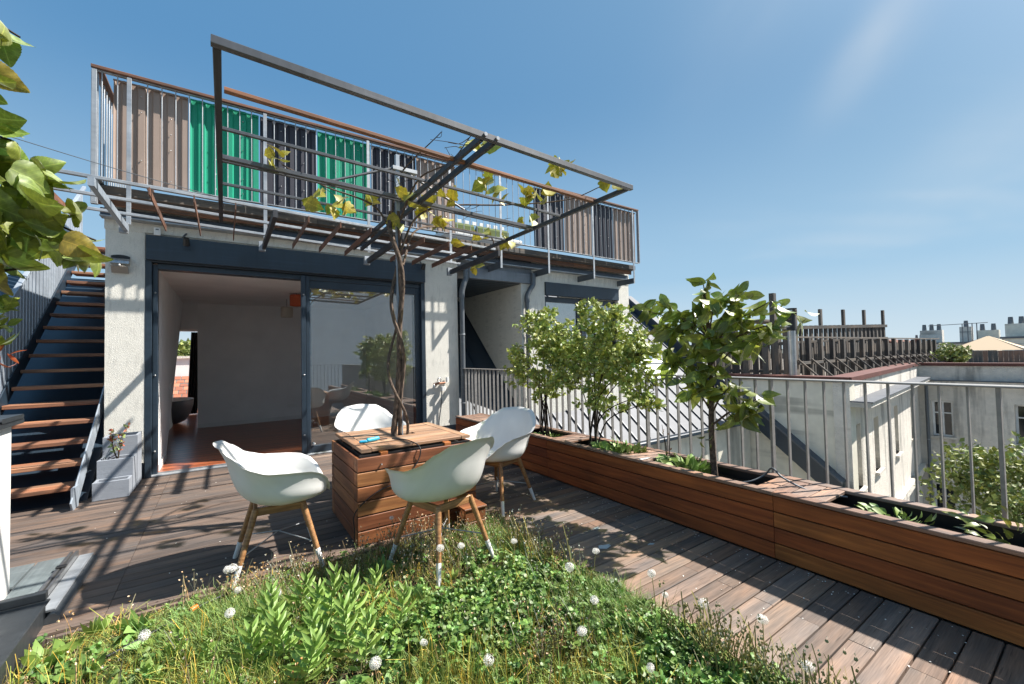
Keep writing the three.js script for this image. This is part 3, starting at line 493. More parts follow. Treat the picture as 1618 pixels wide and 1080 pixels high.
{
  const g = thing('garden_tool', 'bright blue handled garden tool lying on the planter table', 'garden tool');
  add(g, 'grip', new THREE.CapsuleGeometry(0.018, 0.10, 6, 12).rotateZ(Math.PI / 2).rotateY(0.35).translate(1.10, 0.764, -3.86), std([0.02, 0.36, 0.55], { roughness: 0.35 }));
  add(g, 'head', new THREE.CapsuleGeometry(0.013, 0.045, 6, 10).rotateZ(Math.PI / 2).rotateY(-0.2).translate(1.01, 0.757, -3.84), std([0.02, 0.30, 0.48], { roughness: 0.35 }));
  add(g, 'blade', bar(1.165, 1.24, 0.746, 0.752, -3.905, -3.885, 'x', 0.002), blackM);
}
solo('power_cord', tube([[1.28, 0.745, -3.87], [1.36, 0.75, -3.65], [1.39, 0.71, -3.472], [1.38, 0.62, -3.478], [1.24, 0.47, -3.478], [1.05, 0.42, -3.478], [0.93, 0.36, -3.47], [0.85, 0.25, -3.52], [0.855, 0.10, -3.53], [0.85, 0.02, -3.55]], 0.005, 60, 6), cordM, 'thin black cord hanging down the front of the planter table', 'cord');
{
  const c = thing('low_crate', 'low brown timber box standing in the grass beside the planter table', 'crate');
  for (let i = 0; i < 2; i++) { add(c, 'plank', bar(1.66, 1.85, i * 0.10, i * 0.10 + 0.094, -3.20, -3.17, 'x'), tableM[1]); add(c, 'plank', bar(1.82, 1.85, i * 0.10, i * 0.10 + 0.094, -3.45, -3.202, 'z'), tableM[3]); }
  add(c, 'lid', bar(1.65, 1.86, 0.196, 0.214, -3.46, -3.16, 'x'), tableM[1]);
}

// ================================================================ shell chairs
function shellGeo() {
  const NA = 64, NT = 18, rim = [[0, 0.83], [28, 0.815], [44, 0.765], [60, 0.695], [78, 0.66], [100, 0.65], [116, 0.64], [128, 0.615], [139, 0.57], [150, 0.51], [162, 0.455], [172, 0.438], [180, 0.435]];
  const rh = a => { const d = Math.abs(a) * 180 / Math.PI; for (let i = 1; i < rim.length; i++) if (d <= rim[i][0]) { const t = (d - rim[i - 1][0]) / (rim[i][0] - rim[i - 1][0]); return rim[i - 1][1] + (rim[i][1] - rim[i - 1][1]) * (t * t * (3 - 2 * t) * 0.5 + t * 0.5); } return 0.43; };
  const bez = (a, b, c, d, t) => { const s = 1 - t; return s * s * s * a + 3 * s * s * t * b + 3 * s * t * t * c + t * t * t * d; };
  const P = (a, t) => {
    const sa = Math.sin(a), ca = Math.cos(a), back = ca > 0, dz = back ? 0.312 : 0.285, n = back ? 2.2 : 2.7;
    const R = 1 / Math.pow(Math.pow(Math.abs(sa) / 0.298, n) + Math.pow(Math.abs(ca) / dz, n), 1 / n);
    const h = rh(a), y0 = 0.418, k = clamp((h - y0) / 0.25);
    const kb = clamp(ca) ** 0.7, mixn = (a, b) => a + (b - a) * kb; const r = R * bez(0, mixn(1.08, 0.84), mixn(0.97, 0.76), 1, t) + (t > 0.97 ? 0.020 : 0) + 0.02 * sstep(0.8, 1, t) * k;
    const y = y0 + (h - y0) * bez(0, -0.03, mixn(0.16, 0.40), 1, t) + 0.012 * sstep(0, 0.7, t) * (1 - k) - 0.02 * sstep(0.85, 1, t) * (1 - k) - (t > 0.97 ? 0.010 : 0);
    return v3(r * sa, y, -r * ca);
  };
  const pos = [], idx = [], uv = [];
  const ts = [...Array(NT).keys()].map(i => i / (NT - 2)).map((t, i) => i < NT - 1 ? Math.min(t, 0.965) : 1); ts[NT - 2] = 0.965;
  const grid = side => { const base = pos.length / 3; for (let i = 0; i < NT; i++) for (let j = 0; j <= NA; j++) { const a = -Math.PI + 2 * Math.PI * j / NA, p = P(a, ts[i]); if (side) { const e = 1e-3, pa = P(a + e, Math.max(ts[i], 0.03)), pt = P(a, Math.min(1, Math.max(ts[i], 0.03) + e * 3)), p0 = P(a, Math.max(ts[i], 0.03)); const nn = pa.sub(p0).cross(pt.sub(p0)).normalize(); if (ts[i] < 0.06) nn.set(0, -1, 0); else if (nn.y > 0 && ts[i] < 0.5) nn.negate(); else { const out = v3(p.x, 0, p.z); if (nn.dot(out) < 0 && ts[i] >= 0.5) nn.negate(); } p.addScaledVector(nn, 0.008 * Math.min(1, (1 - ts[i]) * 30)); } pos.push(p.x, p.y, p.z); uv.push(p.x, p.y + p.z); } for (let i = 0; i < NT - 1; i++) for (let j = 0; j < NA; j++) { const q = base + i * (NA + 1) + j; const f = [q, q + 1, q + NA + 1, q + 1, q + NA + 2, q + NA + 1]; if (side) f.reverse(); idx.push(...f); } };
  grid(0); grid(1);
  const g = new THREE.BufferGeometry(); g.setAttribute('position', new THREE.Float32BufferAttribute(pos, 3)); g.setAttribute('uv', new THREE.Float32BufferAttribute(uv, 2)); g.setIndex(idx); g.computeVertexNormals(); return g;
}
const SHELL = shellGeo();
function chair(x, z, deg, label) {
  const c = thing('shell_chair', label, 'chair', 'white shell chairs around the planter table');
  c.position.set(x, 0, z); c.rotation.y = deg * Math.PI / 180; c.scale.setScalar(1.13);
  add(c, 'seat_shell', SHELL, chairM);
  const top = [[-0.14, 0.13], [0.14, 0.13], [-0.13, -0.13], [0.13, -0.13]], foot = [[-0.245, 0.235], [0.245, 0.235], [-0.225, -0.245], [0.225, -0.245]];
  top.forEach((t, i) => {
    const a = v3(t[0], 0.402, t[1]), b = v3(foot[i][0], 0, foot[i][1]), m = a.clone().lerp(b, 0.72);
    const leg = add(c, 'leg', rod(a, m, 0.0195, 0.0155, 14), oakM);
    add(leg, 'painted_foot', rod(m, b, 0.0157, 0.0125, 14), whitePaint, 'white dipped lower end');
  });
  const fr = (a, b) => add(c, 'frame_bar', member(v3(...a), v3(...b), 0.022, 0.045), oakM);
  fr([-0.14, 0.385, 0.13], [0.14, 0.385, 0.13]); fr([-0.13, 0.385, -0.13], [0.13, 0.385, -0.13]); fr([-0.138, 0.384, 0.13], [-0.13, 0.384, -0.13]); fr([0.138, 0.384, 0.13], [0.13, 0.384, -0.13]);
  const at = (i, k) => v3(...[0, 1].map(() => 0), 0).lerpVectors(v3(top[i][0], 0.402, top[i][1]), v3(foot[i][0], 0, foot[i][1]), k);
  const mid = v3(0, 0.20, 0);
  for (let i = 0; i < 4; i++) add(c, 'brace_wire', rod(at(i, 0.62), mid, 0.004, 0.004, 6), galv);
  return c;
}
chair(0.33, -3.62, 88, 'white shell chair on the deck beside the sliding door side of the planter table');
chair(1.33, -2.92, 194, 'white shell chair with its legs in the tall grass, back turned');
chair(2.29, -3.66, -72, 'white shell chair between the planter table and the long planter');
chair(1.40, -4.99, 4, 'white shell chair standing behind the planter table by the glass');

// ================================================================ long timber planter along the railing
{
  const p = thing('long_planter', 'long oiled timber planter trough below the steel railing', 'planter');
  const cuts = [-6.5, -4.05, -1.48, 1.1, 2.5], X0 = PX, X1 = 3.72, n = 4, hh = 0.445 / n;
  add(p, 'liner', merge([bx(X0 + 0.026, X0 + 0.04, 0.01, 0.43, cuts[0] + 0.03, 2.45), bx(X1 - 0.03, X1 - 0.005, 0.01, 0.45, cuts[0] + 0.03, 2.45)]), blackM);
  for (let k = 0; k < cuts.length - 1; k++) for (let i = 0; i < n; i++) add(p, 'plank', bar(X0, X0 + 0.024, 0.004 + i * hh, 0.004 + (i + 1) * hh - 0.008, cuts[k] + 0.002, cuts[k + 1] - 0.002, 'z', 0.004), pick(oilM));
  for (let i = 0; i < n; i++) add(p, 'plank', bar(X0 + 0.025, X1, 0.004 + i * hh, 0.004 + (i + 1) * hh - 0.008, cuts[0], cuts[0] + 0.024, 'x', 0.004), pick(oilM));
  for (let k = 0; k < cuts.length - 1; k++) { add(p, 'rim_board', bar(X0 - 0.008, X0 + 0.072, 0.449, 0.474, cuts[k] + 0.002, cuts[k + 1] - 0.002, 'z', 0.004), rimM[k % 3]); add(p, 'rim_board', bar(X1 - 0.05, X1 + 0.03, 0.449, 0.474, cuts[k] + 0.002, cuts[k + 1] - 0.002, 'z', 0.004), rimM[(k + 1) % 3]); }
  for (const [a, b] of [[-6.46, -5.75], [-5.35, -4.72], [-4.02, -3.72], [-2.95, -2.60], [-1.63, -1.18]]) for (let z = a; z < b - 0.05; z += 0.112) add(p, 'cover_board', bar(X0 + 0.076, X1 - 0.053, 0.447, 0.470 + rr(-0.002, 0.003), z + 0.003, Math.min(z + 0.108, b), 'x', 0.003), pick(rimM));
  const s = new THREE.PlaneGeometry(X1 - X0 - 0.07, 8.9, 8, 160).rotateX(-Math.PI / 2).translate((X0 + X1) / 2, 0.375, -2.0); const q = s.attributes.position;
  for (let i = 0; i < q.count; i++) q.setY(i, q.getY(i) + 0.05 * (fbm(q.getX(i) * 9, q.getZ(i) * 9, 7, 3) - 0.5)); s.computeVertexNormals();
  const uv = s.attributes.uv; for (let i = 0; i < uv.count; i++) uv.setXY(i, q.getX(i), q.getZ(i));
  add(p, 'soil', s, soilM);
}
solo('irrigation_hose', tube([[3.60, 0.45, -1.15], [3.52, 0.46, -1.35], [3.50, 0.52, -1.52], [3.56, 0.56, -1.62], [3.60, 0.48, -1.70], [3.50, 0.42, -1.8], [3.45, 0.41, -2.3]], 0.007, 50, 7), zincDull, 'grey irrigation hose looping over the cover boards of the long planter', 'hose');
solo('plant_label', bar(3.25, 3.37, 0.477, 0.481, -2.66, -2.63, 'x', 0.001), whitePaint, 'white plastic plant label lying on the planter rim', 'plant label');

// ================================================================ steel railing behind the planter
{
  const r = thing('steel_railing', 'grey flat-bar steel railing behind the long planter', 'railing');
  const X = 3.775, Y = 1.255;
  add(r, 'handrail', bar(X - 0.06, X + 0.06, Y - 0.012, Y, -7.2, 2.6, 'z', 0.003), railM);
  add(r, 'bottom_rail', bar(X - 0.02, X + 0.02, 0.10, 0.112, -7.2, 2.6, 'z', 0.002), railM);
  let k = 0;
  for (let z = -0.446 + 0.1257 * 24; z > -7.18; z -= 0.1257, k++) { const post = (k - 24) % 10 === 0; add(r, post ? 'post' : 'baluster', post ? bar(X - 0.025, X + 0.025, -0.25, Y - 0.012, z - 0.0095, z + 0.0095, 'y', 0.002) : bar(X - 0.018, X + 0.018, 0.112, Y - 0.012, z - 0.005, z + 0.005, 'y', 0.001), railM); }
  const b = thing('steel_railing', 'grey steel railing closing the terrace behind the planting bed', 'railing');
  add(b, 'handrail', bar(-3.2, 3.74, Y - 0.012, Y, 2.62, 2.676, 'x', 0.003), railM);
  for (let x = -3.15; x < 3.7; x += 0.1257) add(b, 'baluster', bar(x - 0.005, x + 0.005, -0.2, Y - 0.012, 2.63, 2.666, 'y', 0.001), railM);
}
// neighbouring gable that the door glass mirrors
solo('gable_wall', (() => { const s = new THREE.Shape([[-9, -17], [16, -17], [16, 9.5], [8.0, 9.5], [3.2, 3.6], [1.2, 3.1], [-9, 3.1]].map(p => new THREE.Vector2(...p))); const g = new THREE.ExtrudeGeometry(s, { depth: 0.4, bevelEnabled: false }).translate(0, 0, 9.5); g.deleteAttribute('uv'); return mapUV(g); })(), plasterM, 'pale neighbouring gable wall mirrored in the sliding door glass', 'building');

// ================================================================ small fittings on the house
{
  const l = thing('wall_lamp', 'black and steel solar wall lamp on the stucco beside the stairs', 'lamp');
  const cx = -1.095, cz = ZF;
  const sh = new THREE.Shape(); sh.moveTo(-0.09, 0); sh.lineTo(0.09, 0); sh.lineTo(0.09, 0.06); sh.quadraticCurveTo(0, 0.095, -0.09, 0.06);
  add(l, 'back_plate', new THREE.ExtrudeGeometry(sh, { depth: 0.012, bevelEnabled: false }).translate(cx, 2.80, cz + 0.001), blackM);
  add(l, 'hood', mapUV(new THREE.CylinderGeometry(0.075, 0.075, 0.18, 20, 1, false, 0, Math.PI).rotateZ(Math.PI / 2).translate(cx, 2.755, cz + 0.015)), steelM);
  add(l, 'diffuser', member(v3(cx, 2.725, cz + 0.085), v3(cx, 2.645, cz + 0.02), 0.165, 0.02), std([0.25, 0.23, 0.2], { roughness: 0.3 }));
  add(l, 'sensor', new THREE.SphereGeometry(0.012, 10, 8).translate(cx, 2.735, cz + 0.088), whitePaint);
}
for (const [x, l] of [[-0.73, 'small white sensor box above the stair end of the roller box'], [2.52, 'small white sensor box behind the vine stems']]) { const o = thing('sensor_box', l, 'sensor'); add(o, 'case', bar(x - 0.035, x + 0.035, 3.17, 3.27, ZF + 0.052, ZF + 0.075, 'y', 0.008), whitePaint); add(o, 'window', bx(x - 0.015, x + 0.015, 3.235, 3.25, ZF + 0.076, ZF + 0.078), zincDull); }
for (const [x, l] of [[-0.43, 'black spotlight clamped over the open half of the door'], [2.93, 'black spotlight clamped at the pier end of the roller box']]) {
  const o = thing('spotlight', l, 'spotlight');
  add(o, 'arm', rod(v3(x, 3.24, ZF + 0.02), v3(x - 0.03, 3.15, ZF + 0.16), 0.012, 0.012, 8), zincDull);
  add(o, 'head', new THREE.CylinderGeometry(0.03, 0.042, 0.10, 14).rotateX(0.6).translate(x + 0.01, 3.10, ZF + 0.17), blackM);
  add(o, 'lens', new THREE.SphereGeometry(0.03, 12, 8).scale(1, 0.4, 1).rotateX(0.6).translate(x + 0.012, 3.06, ZF + 0.142), steelM);
}
{
  const t = thing('garden_tap', 'brass and steel double garden tap on the stucco pier', 'tap');
  const x = 3.26, z = ZF;
  add(t, 'pipe', rod(v3(x - 0.11, 0.985, z + 0.05), v3(x + 0.12, 1.0, z + 0.05), 0.02, 0.02, 12), std([0.28, 0.14, 0.09], { metalness: 0.7, roughness: 0.4 }));
  add(t, 'wall_rosette', merge([rod(v3(x - 0.02, 1.0, z), v3(x - 0.02, 1.0, z + 0.05), 0.03, 0.022, 14), rod(v3(x + 0.08, 1.0, z), v3(x + 0.08, 1.0, z + 0.05), 0.022, 0.022, 12)]), steelM);
  add(t, 'wheel_handle', new THREE.TorusGeometry(0.035, 0.009, 8, 20).translate(x - 0.01, 1.06, z + 0.08), steelM);
  add(t, 'spout', tube([[x - 0.10, 0.985, z + 0.06], [x - 0.125, 0.97, z + 0.10], [x - 0.13, 0.93, z + 0.11]], 0.016, 12, 10), steelM);
  add(t, 'timer_box', bar(x + 0.03, x + 0.11, 0.86, 0.93, z + 0.03, z + 0.10, 'y', 0.012), whitePaint);
  add(t, 'valve', bar(x + 0.14, x + 0.19, 1.01, 1.10, z + 0.02, z + 0.07, 'y', 0.012), whitePaint);
  add(t, 'hose', tube([[x + 0.05, 0.87, z + 0.06], [x + 0.03, 0.6, z + 0.06], [x - 0.01, 0.3, z + 0.05], [x - 0.03, 0.02, z + 0.08]], 0.011, 20, 8), zincDull);
}
// grey trough planters stepped against the pier
{
  const pot = (x0, x1, z0, z1, h, lbl) => {
    const o = thing('trough_pot', lbl, 'plant pot', 'grey textured trough pots stepped by the stairs'); const t = 0.025;
    add(o, 'wall', merge([bar(x0, x1, 0.003, h, z1 - t, z1, 'x'), bar(x0, x1, 0.003, h, z0, z0 + t, 'x'), bar(x0, x0 + t, 0.003, h, z0 + t, z1 - t, 'z'), bar(x1 - t, x1, 0.003, h, z0 + t, z1 - t, 'z'), bx(x0 + t, x1 - t, 0.003, 0.03, z0 + t, z1 - t)]), greyPot);
    add(o, 'soil', bx(x0 + t + 0.001, x1 - t - 0.001, 0.031, h - 0.05, z0 + t + 0.001, z1 - t - 0.001), soilM);
  };
  pot(-1.185, -0.885, -6.56, -6.37, 0.20, 'lowest grey textured trough pot at the foot of the stairs');
  pot(-1.185, -0.880, -6.83, -6.57, 0.40, 'middle grey textured trough pot holding a small plant');
  pot(-1.185, -0.875, -7.15, -6.84, 0.62, 'tallest grey textured trough pot against the stucco pier');
}
function twiggy(name, label, cat, base, h, spread, nl, size, m, cols, geo = leafSmall, group) {
  const o = thing(name, label, cat, group), L = new Leaves(), st = [];
  for (let s = 0; s < 4; s++) {
    const a = rr(0, 6.28), tip = v3(base[0] + Math.cos(a) * spread * rr(0.3, 1), base[1] + h * rr(0.6, 1), base[2] + Math.sin(a) * spread * rr(0.3, 1)), b = v3(...base), mid = b.clone().lerp(tip, 0.5).add(v3(rr(-1, 1), rr(0, 1), rr(-1, 1)).multiplyScalar(spread * 0.2));
    st.push(tube([b, mid, tip], 0.006, 8, 5, 0.002)); const c = new THREE.CatmullRomCurve3([b, mid, tip]);
    for (let i = 0; i < nl / 4; i++) { const q = c.getPoint(rr(0.25, 1)); L.add(geo, aim(q.add(rdir().multiplyScalar(0.015)), rdir(0.4), size * rr(0.6, 1.2), rr(0, 6)), (rnd() < 0.5 ? cols[0] : cols[1]).map(v => v * rr(0.8, 1.2))); }
  }
  add(o, 'stem', merge(st), twigM); add(o, 'foliage', L.build(), m);
}
twiggy('potted_plant', 'small plant with red and pale green leaves in the middle trough pot', 'plant', [-1.03, 0.36, -6.70], 0.42, 0.16, 70, 0.05, herbLeaf, [[1.6, 1.3, 2.2], [1.9, 0.35, 0.7]], leafOval);

// parapet end and roof light by the planting bed
{
  const w = thing('parapet_wall', 'white rendered parapet end with grey zinc coping', 'wall');
  add(w, 'wall', bx(-3.2, -1.13, -0.05, 1.12, -4.06, -3.80), whitePaint);
  add(w, 'coping', merge([bar(-3.2, -1.09, 1.12, 1.15, -4.12, -3.74, 'x', 0.006), bar(-3.2, -1.085, 1.151, 1.18, -4.10, -3.76, 'x', 0.012)]), slateZinc);
  const k = thing('roof_light', 'low glass roof light with dirty panes and lead flashing beside the parapet', 'roof light');
  add(k, 'curb', merge([bx(-1.12, -0.86, -0.05, 0.05, -4.5, -3.64), bx(-1.75, -1.121, -0.05, 0.05, -4.5, -4.08)]), zincDull);
  add(k, 'pane', bx(-1.74, -1.125, 0.065, 0.078, -4.48, -4.09), phy([0.22, 0.26, 0.27], { roughness: 0.12, map: scaled(metalWear, 2, 2), ior: 1.7 }));
  add(k, 'pane', bx(-1.11, -0.96, 0.065, 0.078, -4.48, -3.68), phy([0.22, 0.26, 0.27], { roughness: 0.12, map: scaled(metalWear, 2, 2), ior: 1.7 }));
  for (const x of [-0.955, -0.925]) add(k, 'glazing_bar', bar(x, x + 0.02, 0.06, 0.10, -4.5, -3.66, 'z', 0.003), steelM);
  for (const z of [-3.8, -4.2]) add(k, 'clip', bar(-0.955, -0.905, 0.101, 0.112, z - 0.02, z + 0.02, 'x', 0.004), blackM);
  add(k, 'flashing', member(v3(-0.865, 0.055, -4.5), v3(-0.865, 0.055, -3.62), 0.08, 0.012), galv);
  add(k, 'flashing', (() => { const g = bar(-0.86, -0.80, -0.02, 0.05, -4.48, -3.58, 'z', 0.02); return g; })(), zincDull);
  const c = thing('zinc_upstand', 'grey zinc clad upstand at the corner of the planting bed', 'roof edge');
  add(c, 'cladding', bar(-2.2, -0.86, -0.12, 0.115, -3.60, -1.6, 'z', 0.02), slateZinc);
  add(c, 'coping', bar(-2.2, -0.845, 0.1155, 0.128, -3.62, -1.6, 'z', 0.004), slateZinc);
  add(c, 'end_flap', bar(-1.05, -0.86, 0.129, 0.175, -3.64, -3.60, 'x', 0.004), slateZinc);
}
// inside the room
{
  const t = thing('bathtub', 'dark grey freestanding bathtub with white basin beyond the inner doorway', 'bathtub');
  const pts = [[0.0, 0.02], [0.22, 0.02], [0.34, 0.08], [0.44, 0.25], [0.49, 0.45], [0.5, 0.58], [0.485, 0.585]].map(p => new THREE.Vector2(...p));
  add(t, 'tub', new THREE.LatheGeometry(pts, 40).scale(1, 1, 1.5).translate(-1.12, 0, -13.0), std([0.07, 0.072, 0.075], { roughness: 0.5 }));
  add(t, 'basin', new THREE.LatheGeometry([[0, 0.12], [0.25, 0.13], [0.4, 0.3], [0.475, 0.583], [0.49, 0.59]].map(p => new THREE.Vector2(...p)), 40).scale(1, 1, 1.5).translate(-1.12, 0, -13.0), whitePaint);
  const lamp = (x, y, z, m, l) => { const o = thing('pendant_lamp', l, 'lamp'); const g = new THREE.LatheGeometry([[0.115, -0.11], [0.12, 0.09], [0.11, 0.11], [0.02, 0.115]].map(p => new THREE.Vector2(...p)), 32).translate(x, y, z); m.side = THREE.DoubleSide; add(o, 'shade', g, m); add(o, 'cable', rod(v3(x, y + 0.1, z), v3(x, 2.8, z), 0.004, 0.004, 6), blackM); };
  lamp(1.18, 2.66, -9.3, phy([0.62, 0.13, 0.05], { roughness: 0.8, transmission: 0.3 }), 'orange red drum pendant lamp under the room ceiling');
  lamp(1.12, 2.52, -10.3, phy([0.6, 0.54, 0.46], { roughness: 0.8, transmission: 0.3 }), 'beige drum pendant lamp in front of the inner wall');
  const cu = thing('window_curtain', 'dark narrow curtain at the far bathroom window', 'curtain'); const pos = [], idx = [];
  for (let j = 0; j <= 10; j++) for (let i = 0; i <= 16; i++) { const y = 2.3 * j / 10; pos.push(-0.78 + i * 0.015 - (0.1 * (1 - j / 10)), y + 0.02, -14.95 + 0.03 * Math.sin(i * 1.6)); }
  for (let j = 0; j < 10; j++) for (let i = 0; i < 16; i++) { const a = j * 17 + i; idx.push(a, a + 1, a + 17, a + 1, a + 18, a + 17); }
  const g = new THREE.BufferGeometry(); g.setAttribute('position', new THREE.Float32BufferAttribute(pos, 3)); g.setIndex(idx); add(cu, 'cloth', mapUV(g), std([0.02, 0.022, 0.026], { side: THREE.DoubleSide, roughness: 0.95 }));
}
// ================================================================ plants
// the old vine on the pergola post
{
  const v = thing('pergola_vine', 'twisted old vine with sparse yellow green young leaves climbing the pergola post', 'vine');
  const tw = (ph, r, y1, amp) => { const pts = []; for (let y = 0.66; y <= y1; y += 0.12) { const a = ph + y * 3.3 + 0.7 * Math.sin(y * 2.1 + ph); const q = amp * (0.55 + 0.45 * Math.sin(y * 2.7 + ph)); pts.push(v3(1.415 + q * Math.cos(a), y, -4.055 + q * Math.sin(a) + 0.02)); } return tube(pts, r, 90, 8, r * 0.7); };
  add(v, 'stem', tw(0.4, 0.031, 3.0, 0.075), barkM); add(v, 'stem', tw(2.6, 0.022, 3.05, 0.07), barkM); add(v, 'stem', tw(4.4, 0.015, 2.7, 0.11), barkM);
  const arms = [[[1.42, 2.5, -4.03], [1.6, 2.9, -4.0], [2.0, 3.12, -4.1], [2.5, 3.1, -3.7], [2.95, 3.09, -3.2], [3.0, 3.1, -2.75]], [[1.4, 2.6, -4.05], [1.25, 3.0, -4.2], [0.8, 3.13, -4.25], [0.4, 3.13, -3.95]], [[1.45, 2.4, -4.0], [1.7, 2.85, -4.3], [2.2, 3.05, -4.6], [2.9, 3.05, -4.7], [3.25, 3.05, -5.3], [3.4, 3.1, -6.0]], [[1.42, 2.8, -4.05], [1.5, 3.15, -3.7], [1.6, 3.16, -3.2], [1.66, 3.3, -2.9]], [[2.0, 3.1, -4.1], [2.4, 3.14, -4.3], [2.95, 3.1, -4.15]], [[1.38, 2.9, -4.1], [1.45, 3.3, -4.1], [1.7, 3.62, -3.6]]];
  for (const a of arms) add(v, 'branch', tube(a, 0.013, 40, 6, 0.004), barkM);
  const tw2 = []; for (let i = 0; i < 46; i++) { const a = pick(arms), c = new THREE.CatmullRomCurve3(a.map(p => v3(...p))), q = c.getPoint(rr(0.35, 1)); const d = rdir(0.1).multiplyScalar(rr(0.08, 0.3)); d.y *= 0.5; tw2.push(tube([q, q.clone().addScaledVector(d, 0.5).add(rdir().multiplyScalar(0.03)), q.clone().add(d)], 0.0035, 6, 4, 0.002)); }
  add(v, 'twig', merge(tw2), twigM);
  const lobed = leafGeo([0.10, 0.40, 0.47, 0.36, 0.42, 0.33, 0.24, 0.1, 0.01], 0.2, 0.3), L = new Leaves();
  for (const [x, y, z, n] of [[0.37, 3.16, -3.92, 6], [0.72, 3.02, -4.3, 4], [0.95, 3.0, -4.36, 7], [1.74, 3.05, -4.2, 7], [2.1, 3.05, -4.45, 8], [1.66, 3.2, -2.96, 7], [2.0, 3.12, -3.35, 6], [2.48, 3.1, -3.33, 9], [2.46, 3.16, -2.76, 7], [2.98, 3.08, -4.08, 6], [3.15, 3.04, -4.78, 5], [3.42, 3.0, -6.2, 5], [2.5, 3.0, -5.0, 3], [1.46, 3.05, -3.84, 5], [1.42, 2.86, -4.02, 3], [2.95, 3.12, -2.72, 3], [2.3, 3.1, -3.55, 5], [2.7, 3.1, -3.3, 4], [1.85, 3.1, -3.9, 5], [1.25, 3.1, -4.25, 4], [2.75, 3.05, -4.65, 4]]) for (let i = 0; i < n; i++) L.add(lobed, aim(v3(x + rr(-0.09, 0.09), y + rr(-0.05, 0.05), z + rr(-0.09, 0.09)), rdir(0.05), rr(0.10, 0.17), rr(0, 6.28)), tone(0.75, 1.25, 0.12));
  add(v, 'leaves', L.build(), vineLeaf);
}
// the big leaved climber close by, at the stair side
{
  const v = thing('leafy_climber', 'large leaved green climber hanging into view before the stairs', 'climber');
  const prof = [...Array(23).keys()].map(i => { const t = i / 22; return i === 22 ? 0.004 : 0.44 * Math.pow(Math.sin(Math.PI * Math.pow(t * 0.97 + 0.03, 0.62)), 0.85) * (1 + 0.05 * (i % 2)) + 0.015; }), big = leafGeo(prof, 0.34, 0.42, [-1, -0.7, -0.35, 0, 0.35, 0.7, 1], 0.28), big2 = leafGeo(prof.map(w => w * 0.85), 0.1, 0.7, [-1, -0.7, -0.35, 0, 0.35, 0.7, 1], 0.45), L = new Leaves();
  add(v, 'trunk', tube([[-1.75, -0.05, -2.3], [-1.7, 0.8, -2.35], [-1.6, 1.6, -2.3], [-1.4, 2.2, -2.4], [-1.25, 2.9, -2.5]], 0.035, 40, 8, 0.015), barkM);
  const br = [[[-1.6, 1.6, -2.3], [-1.2, 2.0, -2.45], [-0.8, 2.15, -2.5], [-0.45, 2.02, -2.45]], [[-1.4, 2.2, -2.4], [-1.0, 2.45, -2.5], [-0.72, 2.42, -2.55]], [[-1.25, 2.9, -2.5], [-0.95, 2.98, -2.55], [-0.70, 2.86, -2.55]], [[-1.65, 1.3, -2.35], [-1.1, 1.6, -2.5], [-0.78, 1.62, -2.55]], [[-1.2, 2.0, -2.45], [-0.9, 1.85, -2.5], [-0.62, 1.9, -2.5]]];
  for (const a of br) add(v, 'branch', tube(a, 0.009, 24, 6, 0.004), twigM);
  const put = (x, y, z, n, s, sx, sy) => { for (let i = 0; i < n; i++) { const d = v3(rr(-0.5, 1), rr(-1, 0.15), rr(-0.6, 0.8)).normalize(); L.add(rnd() < 0.5 ? big : big2, aim(v3(x + rr(-sx, sx), y + rr(-sy, sy), z + rr(-0.16, 0.16)), d, s * rr(0.7, 1.15), rr(-0.9, 0.9) + (rnd() < 0.3 ? 3.14 : 0)), rnd() < 0.05 ? [1.5, 0.9, 0.7] : tone(0.65, 1.4, 0.14)); } };
  put(-0.80, 2.25, -2.52, 44, 0.135, 0.16, 0.13); put(-0.66, 2.08, -2.48, 34, 0.13, 0.13, 0.10); put(-0.52, 1.99, -2.45, 12, 0.11, 0.08, 0.05); put(-0.80, 2.44, -2.55, 14, 0.13, 0.09, 0.08); put(-0.80, 2.80, -2.55, 12, 0.13, 0.07, 0.10); put(-0.82, 1.95, -2.52, 18, 0.13, 0.10, 0.08); put(-0.92, 2.1, -2.5, 34, 0.15, 0.1, 0.22); put(-0.74, 2.16, -2.46, 30, 0.15, 0.16, 0.14); put(-0.85, 2.7, -2.6, 10, 0.12, 0.08, 0.12);
  put(-1.15, 2.1, -2.45, 40, 0.135, 0.2, 0.25); put(-1.4, 2.4, -2.4, 40, 0.135, 0.2, 0.3); put(-1.2, 2.9, -2.5, 26, 0.13, 0.2, 0.12); put(-1.6, 1.7, -2.3, 26, 0.13, 0.15, 0.3);
  add(v, 'leaves', L.build(), figLeaf);
  const S = new Leaves(); for (const [x, y, z] of [[-0.755, 1.78, -2.54], [-0.745, 1.66, -2.54], [-0.765, 1.58, -2.54], [-0.73, 1.72, -2.53]]) for (let i = 0; i < 8; i++) S.add(leafOval, aim(v3(x + rr(-0.03, 0.03), y, z + rr(-0.03, 0.03)), rdir(0.2), rr(0.05, 0.09), rr(0, 6)), tone(0.9, 1.5, 0.1));
  for (let i = 0; i < 7; i++) S.add(leafLong, aim(v3(-0.735 + rr(-0.02, 0.02), 1.52 + rr(-0.03, 0.03), -2.54), rdir(0.2), rr(0.04, 0.07), rr(0, 6)), [2.2, 0.35, 0.5]);
  add(v, 'young_leaves', S.build(), figLeaf);
}
